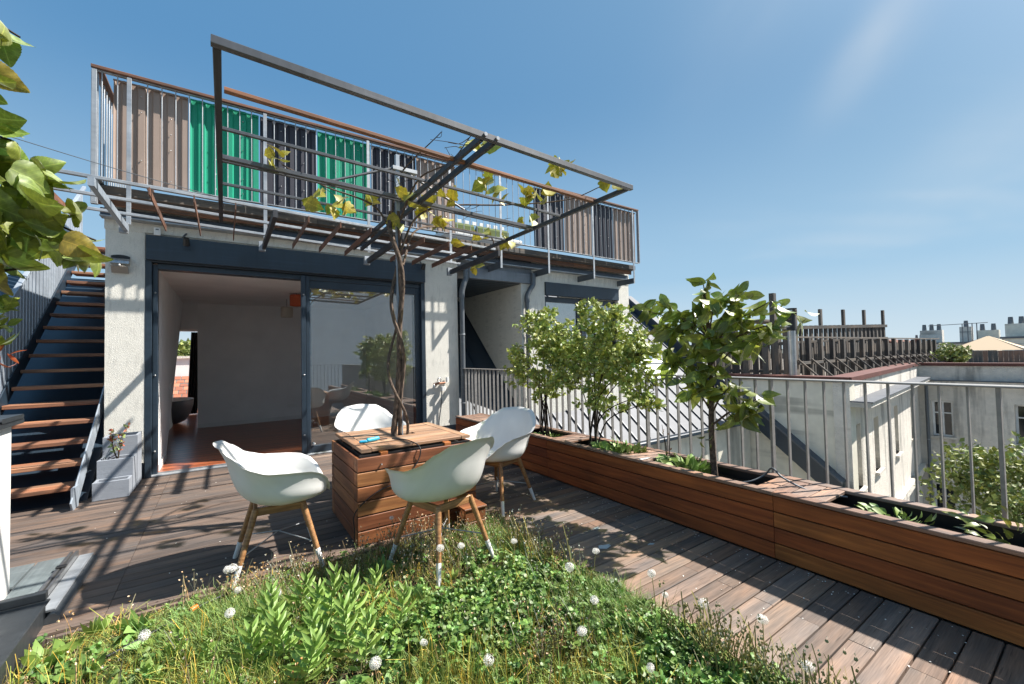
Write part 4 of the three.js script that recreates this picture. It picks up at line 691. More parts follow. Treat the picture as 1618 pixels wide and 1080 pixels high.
// multi-stemmed shrubs in the planter
function shrub(label, base, stems, lobes, nl, size, sd) {
  const o = thing('planter_shrub', label, 'shrub'), L = new Leaves(), g = [], fine = [], curves = [];
  for (const [dx, y, dz] of stems) {
    const b = v3(base[0] + rr(-0.07, 0.07), base[1] - 0.05, base[2] + rr(-0.09, 0.09)), tip = v3(base[0] + dx, y, base[2] + dz), mid = b.clone().lerp(tip, 0.5).add(v3(-dx * 0.25 + rr(-0.05, 0.05), 0.06, -dz * 0.25 + rr(-0.05, 0.05)));
    g.push(tube([b, mid, tip], 0.010, 14, 6, 0.003)); curves.push(new THREE.CatmullRomCurve3([b, mid, tip]));
  }
  const near = q => { let best = null, d = 1e9; for (const c of curves) for (let t = 0.2; t <= 1; t += 0.1) { const p = c.getPoint(t); const e = p.distanceTo(q) + (p.y > q.y ? 0.3 : 0); if (e < d) { d = e; best = p; } } return best; };
  const tot = lobes.reduce((a, l) => a + l[2] * l[3], 0);
  for (const [y, z, ry, rz] of lobes) {
    const n = nl * ry * rz / tot, sprays = Math.ceil(n / 11);
    for (let k = 0; k < sprays; k++) {
      const d = rdir(), rad = Math.pow(rnd(), 0.42), q = v3(base[0] + d.x * rad * 0.30, y + d.y * rad * ry, z + d.z * rad * rz);
      if (vn(q.z * 6 + 50, q.y * 6 + 50 + q.x * 4, sd) < 0.27) continue;
      const s = near(q), e = q; fine.push(tube([s, s.clone().lerp(e, 0.55).add(v3(0, 0.02, 0)), e], 0.0026, 5, 4, 0.0012));
      const dir = e.clone().sub(s).normalize();
      for (let i = 0; i < 13; i++) { const p = s.clone().lerp(e, 1.02 - 0.10 * rnd() - (i > 8 ? rr(0, 0.4) : 0)).add(rdir().multiplyScalar(0.035)), ld = rdir(0).addScaledVector(dir, 0.6); ld.y -= 0.15; L.add(leafOval, aim(p, ld, size * rr(0.55, 1.25), rr(0, 6.28)), tone(0.6, 1.5, 0.16)); }
    }
  }
  add(o, 'stem', merge(g), twigM); add(o, 'twig', merge(fine), twigM); add(o, 'foliage', L.build(), shrubLeaf);
}
shrub('upright small leaved green shrub at the house end of the long planter', [3.50, 0.42, -4.36], [[-0.02, 2.05, -0.12], [0.06, 1.85, -0.45], [-0.08, 1.7, -0.35], [0.05, 1.9, 0.2], [-0.1, 1.5, 0.12], [0.1, 1.4, -0.5], [0.0, 1.7, 0.35], [0.1, 1.25, 0.25], [0.02, 1.3, -0.35]], [[1.72, -4.50, 0.40, 0.46], [1.35, -4.72, 0.34, 0.42], [1.30, -4.15, 0.34, 0.42], [2.06, -4.50, 0.16, 0.14], [1.62, -4.10, 0.32, 0.34], [1.0, -4.40, 0.16, 0.34]], 4700, 0.066, 311);
shrub('broad small leaved green shrub with dark stems in the middle of the long planter', [3.52, 0.42, -3.50], [[0.0, 2.0, 0.05], [0.1, 1.9, 0.25], [-0.1, 1.7, 0.45], [0.05, 1.8, -0.25], [0.02, 1.45, 0.62], [-0.12, 1.3, 0.25], [0.1, 1.1, 0.75], [0.0, 1.35, -0.35], [0.12, 1.35, 0.5], [0.05, 0.95, 0.62]], [[1.70, -3.38, 0.38, 0.46], [1.32, -3.05, 0.32, 0.46], [1.38, -3.66, 0.34, 0.40], [2.02, -3.42, 0.13, 0.16], [1.90, -3.08, 0.14, 0.14], [1.02, -2.80, 0.16, 0.26], [1.58, -2.95, 0.22, 0.34], [1.0, -3.35, 0.16, 0.36]], 5200, 0.062, 317);
{
  const o = thing('young_tree', 'young tree with big drooping leaves growing from the long planter', 'tree'), L = new Leaves();
  const base = v3(3.5, 0.36, -2.06);
  add(o, 'trunk', tube([[3.5, 0.36, -2.06], [3.49, 0.8, -2.07], [3.5, 1.3, -2.06], [3.5, 1.75, -2.08], [3.5, 2.02, -2.1]], 0.029, 40, 10, 0.010), barkM);
  const tips = [[3.5, 2.08, -2.1, 1.7], [3.46, 1.90, -2.62, 1.6], [3.42, 1.96, -2.42, 1.6], [3.55, 1.98, -1.82, 1.6], [3.5, 1.86, -1.62, 1.55], [3.52, 1.72, -1.48, 1.5], [3.4, 1.80, -2.25, 1.5], [3.45, 1.50, -2.45, 1.25], [3.35, 1.42, -2.30, 1.2], [3.5, 1.62, -1.72, 1.3], [3.42, 1.30, -1.98, 1.0], [3.4, 1.05, -1.75, 0.85], [3.48, 1.12, -1.68, 0.85], [3.40, 1.22, -2.2, 0.95], [3.6, 1.6, -2.2, 1.3], [3.38, 1.65, -2.0, 1.4], [3.45, 0.72, -2.1, 0.65], [3.5, 0.86, -2.05, 0.8], [3.62, 1.85, -1.95, 1.6], [3.4, 1.78, -1.78, 1.45], [3.42, 1.7, -2.35, 1.5], [3.5, 1.84, -2.2, 1.6], [3.4, 1.92, -1.95, 1.65], [3.45, 1.55, -1.9, 1.35], [3.55, 1.74, -2.5, 1.5], [3.4, 1.62, -1.6, 1.4], [3.38, 1.36, -2.1, 1.15], [3.45, 1.18, -1.9, 0.95]];
  const g = [];
  for (const [x, y, z, y0] of tips) {
    const s = v3(3.5, y0, -2.065), e = v3(x, y, z).add(v3(0, 0, (z + 2.065) * 0.10)); if (s.distanceTo(e) > 0.05) g.push(tube([s, s.clone().lerp(e, 0.55).add(v3(0, 0.03, 0)), e], 0.009, 10, 6, 0.004));
    const n = y < 0.9 ? 5 : Math.floor(rr(13, 18));
    for (let i = 0; i < n; i++) { const a = i * 2.4 + rr(-0.4, 0.4), d = v3(Math.cos(a), rr(-1.3, 0.3), Math.sin(a)); const q = e.clone().lerp(s, rr(-0.12, 0.34)).add(rdir().multiplyScalar(0.045)); L.add(leafCherry, aim(q, d, y < 0.9 ? rr(0.05, 0.08) : rr(0.13, 0.225), rr(-0.8, 0.8) + (rnd() < 0.25 ? 3.1 : 0)), tone(0.6, 1.4, 0.13)); }
  }
  add(o, 'branch', merge(g), barkM); add(o, 'leaves', L.build(), treeLeaf);
}
function herb(label, x, z, n, h, spread, size, geo, m = herbLeaf, y0 = 0.39) {
  const o = thing('planter_herb', label, 'plant'), L = new Leaves();
  for (let i = 0; i < n; i++) { const a = rr(0, 6.28), r = spread * Math.sqrt(rnd()); L.add(geo, aim(v3(x + Math.cos(a) * r * 0.5, y0 + rr(0, h), z + Math.sin(a) * r), v3(Math.cos(a), rr(0.1, 1.1), Math.sin(a)), size * rr(0.6, 1.2), rr(-0.6, 0.6)), tone(0.7, 1.35, 0.12)); }
  add(o, 'foliage', L.build(), m);
}
herb('low leafy herbs carpeting the long planter beside the broad shrub', 3.50, -3.15, 170, 0.09, 0.30, 0.10, leafOval);
herb('tuft of long green leaves beside the foot of the young tree', 3.48, -2.36, 80, 0.07, 0.22, 0.12, leafOval);
herb('small weeds at the foot of the upright shrub', 3.50, -4.38, 60, 0.05, 0.25, 0.05, leafSmall);
herb('low grey green plant in the open soil next to the cover boards', 3.47, -0.86, 46, 0.06, 0.16, 0.075, leafOval);
herb('broad leaved young plant in the long open soil stretch of the planter', 3.48, -0.42, 46, 0.16, 0.16, 0.08, leafCherry, treeLeaf, 0.41);
twiggy('dry_herb', 'bare reddish twig with a yellow bud beside the young tree', 'plant', [3.46, 0.38, -2.50], 0.42, 0.06, 8, 0.03, herbLeaf, [[2.2, 1.2, 0.8], [2.0, 0.5, 0.6]]);

// ================================================================ planting bed
{
  const nx = 40, nz = 80, s = new THREE.PlaneGeometry(LAWN_X1 - LAWN_X0, 5.9, nx, nz).rotateX(-Math.PI / 2).translate((LAWN_X0 + LAWN_X1) / 2, -0.035, LAWN_Z + 2.97), q = s.attributes.position, uv = s.attributes.uv;
  for (let i = 0; i < q.count; i++) { q.setY(i, q.getY(i) + 0.06 * (fbm(q.getX(i) * 4, q.getZ(i) * 4, 17, 3) - 0.5)); uv.setXY(i, q.getX(i), q.getZ(i)); } s.computeVertexNormals();
  const l = add(scene, 'lawn_soil', s, soilM); l.userData = { kind: 'structure' };
}
const clov = (x, z) => clamp(Math.exp(-((x - 1.95) ** 2) / 0.10 - ((z + 1.15) ** 2) / 0.20) * 1.6 + Math.exp(-((x - 1.5) ** 2) / 0.10 - ((z + 2.05) ** 2) / 0.12) * 0.9 + Math.exp(-((x - 0.95) ** 2) / 0.04 - ((z + 2.15) ** 2) / 0.04) * 0.6) * sstep(0.30, 0.52, fbm(x * 3.5, z * 3.5, 44, 3) + 0.06);
const bare = (x, z) => fbm(x * 2.6 + 2, z * 2.6 + 7, 29, 4);
const edge = (x, z) => (0.45 + 0.55 * sstep(0.02, 0.6, z - LAWN_Z)) * (x < 0.7 ? 1 : 1) * (0.55 + 0.45 * sstep(0, 0.18, LAWN_X1 - x));
function scatter(name, label, geo, m, n, fn) {
  const o = new THREE.InstancedMesh(geo, m, n), M = new THREE.Matrix4(), c = new THREE.Color(); let k = 0, guard = 0;
  while (k < n && guard++ < n * 60) {
    const near = rnd() < 0.9, x = rr(LAWN_X0 + 0.01, LAWN_X1 - 0.01), z = near ? rr(LAWN_Z + 0.02, -0.55) : rr(-0.55, 2.4); const r = fn(x, z); if (!r) continue;
    M.compose(v3(x, -0.03, z), new THREE.Quaternion().setFromEuler(new THREE.Euler(rr(-0.2, 0.2), rr(0, 6.28), rr(-0.2, 0.2))), v3(r[0], r[1], r[0])); o.setMatrixAt(k, M); o.setColorAt(k, c.setRGB(...r[2])); k++;
  }
  o.count = k; o.name = name; o.castShadow = o.receiveShadow = true; o.userData = { kind: 'stuff', label }; scene.add(o); return o;
}
function tuft(nb, h, lean, w, sp = 0.025) { const L = new Leaves(), bl = leafGeo([w, w * 0.9, w * 0.6, 0.001].map(v => v / h), 0.4, 0.55); for (let i = 0; i < nb; i++) { const a = rr(0, 6.28); L.add(bl, aim(v3(rr(-sp, sp), 0, rr(-sp, sp)), v3(Math.cos(a) * lean * rr(0.3, 1.4), 1, Math.sin(a) * lean * rr(0.3, 1.4)), h * rr(0.5, 1.15), rr(0, 6.28)), tone(0.75, 1.25, 0.18)); } return L.build(); }
const gtone = (dry = 0.2) => { const t = rr(0.65, 1.35), w = rnd() < dry ? rr(0.5, 1.6) : rr(-0.1, 0.2); return [t * (1 + w), t * (1 + w * 0.18), t * (1 - w * 0.1)]; };
scatter('grass', 'short green grass growing in the planting bed', tuft(12, 0.11, 0.7, 0.0022), grassLeaf, 5600, (x, z) => { if (rnd() < clov(x, z) * 0.9) return null; if (bare(x, z) < 0.40 && rnd() < 0.8) return null; return [rr(0.8, 1.2), rr(0.5, 1.1) * edge(x, z) * (0.55 + 0.9 * fbm(x * 2.2, z * 2.2, 5, 2)), gtone(0.2)]; });
scatter('lush_grass', 'fine bright green grass between the leafy shoots and the deck', tuft(16, 0.14, 0.45, 0.0016, 0.03), grassLeaf, 900, (x, z) => rnd() < Math.exp(-((x - 0.05) ** 2) / 0.05 - ((z + 2.95) ** 2) / 0.05) + 0.8 * Math.exp(-((x - 1.85) ** 2) / 0.03 - ((z + 1.75) ** 2) / 0.06) + 0.5 * Math.exp(-((x - 1.75) ** 2) / 0.03 - ((z + 3.1) ** 2) / 0.05) ? [rr(0.8, 1.1), rr(0.6, 1.1), tone(0.8, 1.3, 0.1)] : null);
scatter('tall_grass', 'taller grass blades in clumps', tuft(7, 0.22, 0.4, 0.0024), grassLeaf, 620, (x, z) => { const f = fbm(x * 2.7 + 5, z * 2.7, 8, 3); if (f < 0.50) return null; return [rr(0.8, 1.1), rr(0.5, 1.05) * edge(x, z), gtone(0.45)]; });
scatter('dry_litter', 'straw coloured dead blades lying in the bed', tuft(6, 0.11, 2.6, 0.002, 0.05), dryStem, 800, (x, z) => [rr(0.8, 1.3), rr(0.5, 0.9), tone(0.8, 1.7, 0.1)]);
{
  const mk = () => { const L = new Leaves(), leaflet = leafGeo([0.08, 0.34, 0.44, 0.3], 0.2, 0.15); for (let k = 0; k < 5; k++) { const a = rr(0, 6.28), r = rr(0.005, 0.04), y = rr(0.03, 0.11), x = Math.cos(a) * r, z = Math.sin(a) * r, sz = rr(0.012, 0.026); for (let i = 0; i < 3; i++) { const b = i * 2.094 + a; L.add(leaflet, aim(v3(x, y, z), v3(Math.cos(b), rr(0.0, 0.6), Math.sin(b)), sz, rr(-0.3, 0.3)), tone(0.7, 1.3, 0.12)); } L.add(leafGeo([0.02, 0.02, 0.02], 0, 0.1), aim(v3(0, 0, 0), v3(x, y, z), Math.hypot(x, y, z)), [0.9, 0.8, 0.6]); } return L.build(); };
  const f = (x, z) => rnd() < clov(x, z) * 1.1 + 0.02 ? [rr(0.7, 1.4), rr(0.6, 1.3) * (0.6 + 0.4 * edge(x, z)), tone(0.55, 1.35, 0.14)] : null;
  scatter('clover', 'dense dark green clover patches', mk(), cloverLeaf, 1150, f); scatter('clover_regrowth', 'smaller clover leaves mixed into the patches', mk(), cloverLeaf, 900, f);
}
{
  const L = new Leaves(), dock = leafGeo([0.03, 0.10, 0.17, 0.16, 0.19, 0.15, 0.08, 0.01], 0.3, 0.5, [-1, -0.5, 0, 0.5, 1], 0.2); for (let i = 0; i < 8; i++) { const a = i * 0.785 + rr(-0.3, 0.3); L.add(dock, aim(v3(0, 0.01, 0), v3(Math.cos(a), rr(0.3, 1.2), Math.sin(a)), rr(0.10, 0.19), rr(-0.4, 0.4)), tone(0.8, 1.25, 0.12)); }
  scatter('dandelion_leaves', 'rosettes of dandelion leaves among the grass', L.build(), herbLeaf, 190, (x, z) => [rr(0.6, 1.1), rr(0.6, 1.1), tone(0.7, 1.4, 0.12)]);
  const S = new Leaves(); const st = leafGeo([0.0028, 0.0026, 0.0022, 0.0018].map(v => v / 0.3), 0.3, 0.22), bud = leafGeo([0.15, 0.4, 0.3, 0.02], 0.5, 0.1);
  for (let i = 0; i < 4; i++) { const a = rr(0, 6.28), x = rr(-0.04, 0.04), z = rr(-0.04, 0.04), d = v3(Math.cos(a) * 0.2, 1, Math.sin(a) * 0.2).normalize(), h = rr(0.13, 0.27); S.add(st, aim(v3(x, 0, z), d, h, a), tone(0.55, 1.15, 0.3)); for (let k = 0; k < 3; k++) S.add(bud, aim(v3(x, 0, z).addScaledVector(d, h * 0.93).add(rdir().multiplyScalar(0.002)), rdir(1.2), 0.012, k * 2), k ? [0.7, 0.7, 0.6] : [2.1, 2.6, 4.0]); }
  scatter('dry_stalks', 'thin brown seed stalks with pale tips', S.build(), dryStem, 520, (x, z) => { const p = Math.exp(-((x - 1.2) ** 2) / 0.16 - ((z + 3.05) ** 2) / 0.08) * 1.3 + Math.exp(-((x - 0.35) ** 2) / 0.12 - ((z + 3.2) ** 2) / 0.03) + Math.exp(-((x - 1.95) ** 2) / 0.02 - ((z + 2.55) ** 2) / 0.12) + Math.exp(-((x - 1.35) ** 2) / 0.02 - ((z + 1.65) ** 2) / 0.02) + 0.05; return rnd() < p ? [rr(0.8, 1.1), rr(0.6, 1.15), tone(0.6, 1.2, 0.25)] : null; });
  const G = new Leaves(); for (let i = 0; i < 5; i++) { const a = rr(0, 6.28), x = rr(-0.05, 0.05), z = rr(-0.05, 0.05), d = v3(Math.cos(a) * 0.22, 1, Math.sin(a) * 0.22).normalize(), h = rr(0.16, 0.30); G.add(st, aim(v3(x, 0, z), d, h, a).multiply(new THREE.Matrix4().makeScale(1.5, 1, 1.5)), [0.55, 0.75, 0.5]); for (let k = 0; k < 4; k++) G.add(bud, aim(v3(x, 0, z).addScaledVector(d, h * 0.92), v3(rr(-0.4, 0.4), 1, rr(-0.4, 0.4)), 0.014, k * 1.6), [0.8, 1.15, 1.2]); G.add(bud, aim(v3(x, 0, z).addScaledVector(d, h * 0.98), v3(0, 1, 0), 0.011, 0), [2.0, 2.6, 4]); }
  scatter('spent_stalks', 'grey green spent dandelion stalks along the deck edge', G.build(), dryStem, 85, (x, z) => rnd() < Math.exp(-((x - 2.0) ** 2) / 0.008 - ((z + 1.0) ** 2) / 0.09) * 1.5 + 0.15 * Math.exp(-((x - 1.95) ** 2) / 0.02 - ((z + 2.4) ** 2) / 0.1) ? [1, rr(0.7, 1.1), tone(0.8, 1.3, 0.15)] : null);
}
// goldenrod like shoots
const shoots = [[0.26, -2.42, 0.30], [0.36, -2.30, 0.32], [0.45, -2.48, 0.36], [0.20, -2.58, 0.26], [0.52, -2.26, 0.30], [0.42, -2.62, 0.28], [0.30, -2.22, 0.25], [0.60, -2.42, 0.33], [0.12, -2.46, 0.22], [0.55, -2.12, 0.26], [0.72, -2.60, 0.24], [0.78, -2.30, 0.22], [0.16, -2.76, 0.22], [0.34, -2.80, 0.24], [-0.18, -2.72, 0.14], [-0.08, -2.66, 0.13], [-0.26, -2.66, 0.12]];
shoots.forEach(([x, z, h], i) => {
  const low = h < 0.2, o = thing('leafy_shoot', low ? 'low pale green leafy shoot in the grass by the zinc upstand' : 'upright pale green shoot with narrow leaves in the planting bed', 'plant', low ? 'low leafy shoots near the zinc upstand' : 'upright leafy shoots in the planting bed'), L = new Leaves();
  const tip = v3(x + rr(-0.07, 0.07), h * rr(0.75, 1.05), z + rr(-0.07, 0.07)), b = v3(x, -0.03, z);
  add(o, 'stem', rod(b, tip, 0.0035, 0.002, 6), std([0.14, 0.2, 0.05]));
  const n = Math.floor(h * rr(85, 120)); for (let k = 0; k < n; k++) { const t = k / n, a = k * 2.4; L.add(low ? leafOval : leafLong, aim(b.clone().lerp(tip, 0.15 + 0.85 * t), v3(Math.cos(a), 0.35 + 1.2 * t * t, Math.sin(a)), (low ? 0.06 : v3(0.13, 0.11, 0.11)).multiplyScalar ? v3(0.15, 0.14, 0.13).multiplyScalar(rr(0.8, 1.15) * (1 - 0.5 * t)) : 0.06 * (1 - 0.4 * t), 0), tone(1.0, 1.5, 0.08)); }
  add(o, 'foliage', L.build(), herbLeaf);
});
// dandelion clocks
const CLOCK = (() => { const a = [], fil = new THREE.BufferGeometry(); for (let i = 0; i < 110; i++) { const y = 1 - 2 * (i + 0.5) / 110, r = Math.sqrt(1 - y * y), p = i * 2.39996, d = v3(Math.cos(p) * r, y, Math.sin(p) * r); const R = rr(0.019, 0.022); const ar = new THREE.BufferGeometry(); const q = d.clone().multiplyScalar(0.004), e = d.clone().multiplyScalar(R), s = v3(-d.z, 0.2, d.x).normalize().multiplyScalar(0.00035); const s2 = d.clone().cross(s).normalize().multiplyScalar(0.0036), s1 = s.clone().normalize().multiplyScalar(0.0036); const P = [q.clone().add(s), q.clone().sub(s), e, e.clone().add(s1), e.clone().sub(s1).addScaledVector(d, 0.001), e.clone().add(s2), e.clone().add(s2).addScaledVector(d, 0.001), e.clone().sub(s2), e.clone().sub(s1)]; ar.setAttribute('position', new THREE.Float32BufferAttribute(P.flatMap(v => [v.x, v.y, v.z]), 3)); a.push(ar); } const g = mergeGeometries(a); g.computeVertexNormals(); return g; })();
const CORE = new THREE.SphereGeometry(0.0055, 8, 6);
const clocks = [[0.03, -3.22, 0.20], [0.0, -3.26, 0.18], [0.08, -3.12, 0.10], [0.24, -2.86, 0.14], [0.03, -2.74, 0.16], [1.13, -2.55, 0.27], [1.28, -2.53, 0.24], [1.72, -2.52, 0.16], [2.0, -2.02, 0.20], [1.02, -1.72, 0.10], [0.82, -1.98, 0.10], [1.56, -1.62, 0.22], [1.42, -1.55, 0.16], [1.55, -1.22, 0.12], [2.02, -1.28, 0.22], [2.04, -0.98, 0.26], [1.98, -0.80, 0.18], [1.88, -1.38, 0.24], [0.58, -1.98, 0.12], [1.10, -3.30, 0.24], [1.75, -1.98, 0.2], [-0.35, -2.9, 0.1], [2.0, -1.55, 0.25]];
for (const [x, z, h] of clocks) {
  const o = thing('dandelion_clock', 'white dandelion seed head on a thin stalk in the planting bed', 'dandelion', 'dandelion clocks in the planting bed');
  const tip = v3(x + rr(-0.02, 0.02), h, z + rr(-0.02, 0.02));
  add(o, 'stalk', tube([[x, -0.03, z], [x + rr(-0.012, 0.012), h * 0.5, z + rr(-0.012, 0.012)], tip], 0.0022, 10, 5), std([0.26, 0.22, 0.09], { roughness: 0.8 }));
  const s = new THREE.Group(); s.name = 'seed_head'; s.position.copy(tip); s.scale.set(1, rr(0.75, 1.0), rr(0.85, 1.05)).multiplyScalar(rr(0.8, 1.45)); s.rotation.set(rr(-0.5, 0.5), rr(0, 6), rr(-0.5, 0.5)); o.add(s); add(s, 'seed_down', CLOCK, fluff); add(s, 'core', CORE, std([0.3, 0.22, 0.13]));
}
{
  const o = thing('drip_hose', 'black drip hose with an orange connector lying in the grass', 'hose');
  add(o, 'hose', tube([[-0.5, 0.0, -3.0], [-0.25, 0.03, -3.10], [-0.08, 0.045, -3.19], [0.15, 0.02, -3.3], [0.4, 0.0, -3.35]], 0.008, 30, 8), cordM);
  add(o, 'connector', rod(v3(-0.165, 0.045, -3.145), v3(-0.135, 0.05, -3.165), 0.017, 0.014, 12), std([0.75, 0.14, 0.01], { roughness: 0.4 }));
}
{ // specks of fallen petals on the deck
  const g = leafGeo([0.2, 0.45, 0.3], 0.3, 0.2), o = new THREE.InstancedMesh(g, std([0.75, 0.72, 0.66], { side: THREE.DoubleSide }), 420), M = new THREE.Matrix4();
  for (let i = 0; i < 420; i++) { const t = rnd(); M.compose(v3(t < 0.7 ? 3.2 - 0.9 * rnd() * rnd() : rr(-1.1, 3), 0.004, t < 0.7 ? rr(-5.5, -0.5) : rr(-6.8, -3.6)), new THREE.Quaternion().setFromEuler(new THREE.Euler(-1.57 + rr(-0.3, 0.3), rr(-0.3, 0.3), rr(0, 6))), v3(1, 1, 1).multiplyScalar(rr(0.004, 0.010))); o.setMatrixAt(i, M); }
  o.name = 'fallen_petals'; o.userData = { kind: 'stuff', label: 'tiny pale petals scattered on the deck' }; scene.add(o);
}

{ // dried pale splashes on the boards
  const sp = std([0.40, 0.44, 0.46], { roughness: 0.8 });
  [[2.42, -2.34, 0.042], [2.62, -2.62, 0.03], [2.74, -2.15, 0.02]].forEach(([x, z, r], i) => { const s = new THREE.Shape(); for (let k = 0; k <= 28; k++) { const a = k / 28 * 6.283, q = r * (0.45 + 0.9 * vn(k % 28 * 0.7, i * 9, 5)); s[k ? 'lineTo' : 'moveTo'](Math.cos(a) * q * 1.5, Math.sin(a) * q * 0.7); } solo('dried_splash', new THREE.ExtrudeGeometry(s, { depth: 0.0015, bevelEnabled: false }).rotateX(-Math.PI / 2).translate(x, 0.0022, z), sp, ['large dried pale splash on the sunlit deck boards', 'middling dried pale splash near the long planter shadow', 'small dried pale splash on the shaded boards'][i], 'stain'); });
}
// ================================================================ neighbouring house round the courtyard
{
  const h = thing('courtyard_house', 'grey weathered courtyard house with cream fire wall and red brown parapet cap', 'building');
  const B = v3(13.15, 0, -4.06), C = v3(25.7, 0, -5.4), D = v3(25.95, 0, 9), TOP = 0.60;
  function facade(p0, p1, y0, y1, holes, m, name) {
    const d = p1.clone().sub(p0), L = d.length(), s = new THREE.Shape([[0, y0], [L, y0], [L, y1], [0, y1]].map(p => new THREE.Vector2(...p)));
    for (const [a, b, c, e] of holes) s.holes.push(new THREE.Path([[a, c], [a, e], [b, e], [b, c]].map(p => new THREE.Vector2(...p))));
    let g = new THREE.ExtrudeGeometry(s, { depth: 0.35, bevelEnabled: false }).translate(0, 0, -0.35); g.deleteAttribute('uv'); g = mapUV(g);
    const M = new THREE.Matrix4().makeBasis(d.clone().normalize(), v3(0, 1, 0), d.clone().normalize().cross(v3(0, 1, 0))).setPosition(p0); const w = add(h, name, g.applyMatrix4(M), m);
    for (const [a, b, c, e, kind] of holes) {
      const dep = kind === 'flush' ? -0.12 : -0.28, f = 0.07, mid = (a + b) / 2;
      const win = add(h, 'window', merge([bx(a, a + f, c, e, dep - 0.05, dep), bx(b - f, b, c, e, dep - 0.05, dep), bx(a + f, b - f, c, c + f, dep - 0.05, dep), bx(a + f, b - f, e - f, e, dep - 0.05, dep), bx(mid - 0.03, mid + 0.03, c + f, e - f, dep - 0.05, dep), bx(a + f, mid - 0.03, e - 0.55, e - 0.5, dep - 0.05, dep), bx(mid + 0.03, b - f, e - 0.55, e - 0.5, dep - 0.05, dep)]).applyMatrix4(M), whitePaint);
      add(win, 'pane', bx(a + f, b - f, c + f, e - f, dep - 0.04, dep - 0.03).applyMatrix4(M), phy([0.02, 0.024, 0.028], { roughness: 0.05 }));
      add(win, 'window_sill', bx(a - 0.08, b + 0.08, c - 0.08, c, -0.1, 0.10).applyMatrix4(M), agedM);
    }
    return [M, L, w];
  }
  add(h, 'fire_wall', bx(13.15, 13.5, -17, TOP, -20, -4.062), creamM);
  const [M1, L1] = facade(B, C, -17, TOP, [[0.45, 1.05, -2.25, -0.55], [2.75, 3.45, -2.2, -0.62], [6.2, 6.95, -2.3, -0.62], [10.0, 10.75, -2.3, -0.62], [0.45, 1.05, -6.2, -4.6], [2.75, 3.45, -6.2, -4.6], [6.2, 6.95, -6.2, -4.6], [10.0, 10.75, -6.2, -4.6]], agedM, 'courtyard_wall');
  const [M2, L2] = facade(C, D, -17, TOP, [[0.4, 1.05, -2.45, -0.92, 'flush'], [2.75, 3.45, -2.45, -0.92], [5.2, 5.9, -2.45, -0.92], [0.3, 1.0, -6.1, -4.55], [2.75, 3.45, -6.1, -4.55], [5.2, 5.9, -6.1, -4.55]], agedM, 'courtyard_wall');
  const trim = (M, L, name, y0, y1, z0, z1, m) => add(h, name, bx(-0.02, L + 0.02, y0, y1, z0, z1).applyMatrix4(M), m);
  const rust = std([0.16, 0.05, 0.035], { map: scaled(metalWear, 0.4, 0.4), roughness: 0.6 });
  trim(M1, L1, 'parapet_cap', TOP, TOP + 0.13, -0.45, 0.06, rust); trim(M2, L2, 'parapet_cap', TOP - 0.002, TOP + 0.128, -0.45, 0.058, rust);
  add(h, 'parapet_cap', bx(13.08, 13.56, TOP, TOP + 0.131, -20, -4.06), rust);
  trim(M1, L1 - 0.4, 'cornice', -0.02, 0.10, 0.001, 0.42, agedM); trim(M1, L1 - 0.4, 'cornice_sheet', 0.101, 0.13, 0.001, 0.46, zincM);
  trim(M2, L2, 'cornice', -0.16, -0.04, 0.001, 0.30, agedM); trim(M2, L2, 'cornice_sheet', -0.039, -0.01, 0.001, 0.34, zincM);
  trim(M1, L1 - 0.2, 'string_course', -3.95, -3.7, 0.001, 0.16, agedM); trim(M2, L2, 'string_course', -3.96, -3.72, 0.001, 0.15, agedM);
  { const s = new THREE.Shape([[13.4, 4.3], [25.7, 5.6], [26.1, -9], [60, -9], [60, 20], [13.4, 20]].map(p => new THREE.Vector2(...p))); const g = new THREE.ExtrudeGeometry(s, { depth: 0.2, bevelEnabled: false }).rotateX(-Math.PI / 2).translate(0, 0.25, 0); g.deleteAttribute('uv'); add(h, 'flat_roof', mapUV(g), std([0.22, 0.20, 0.18], { map: scaled(agedPlaster, 0.2, 0.2), roughness: 1 })); }
  const d = thing('rain_pipe', 'grey rain pipe in the corner of the courtyard house', 'downpipe'); add(d, 'pipe', rod(v3(25.45, -17, -5.1), v3(25.45, 0.0, -5.1), 0.06, 0.06, 12), zincDull); add(d, 'clip', new THREE.TorusGeometry(0.07, 0.012, 6, 16).rotateX(Math.PI / 2).translate(25.45, -2.6, -5.1), galv);
}
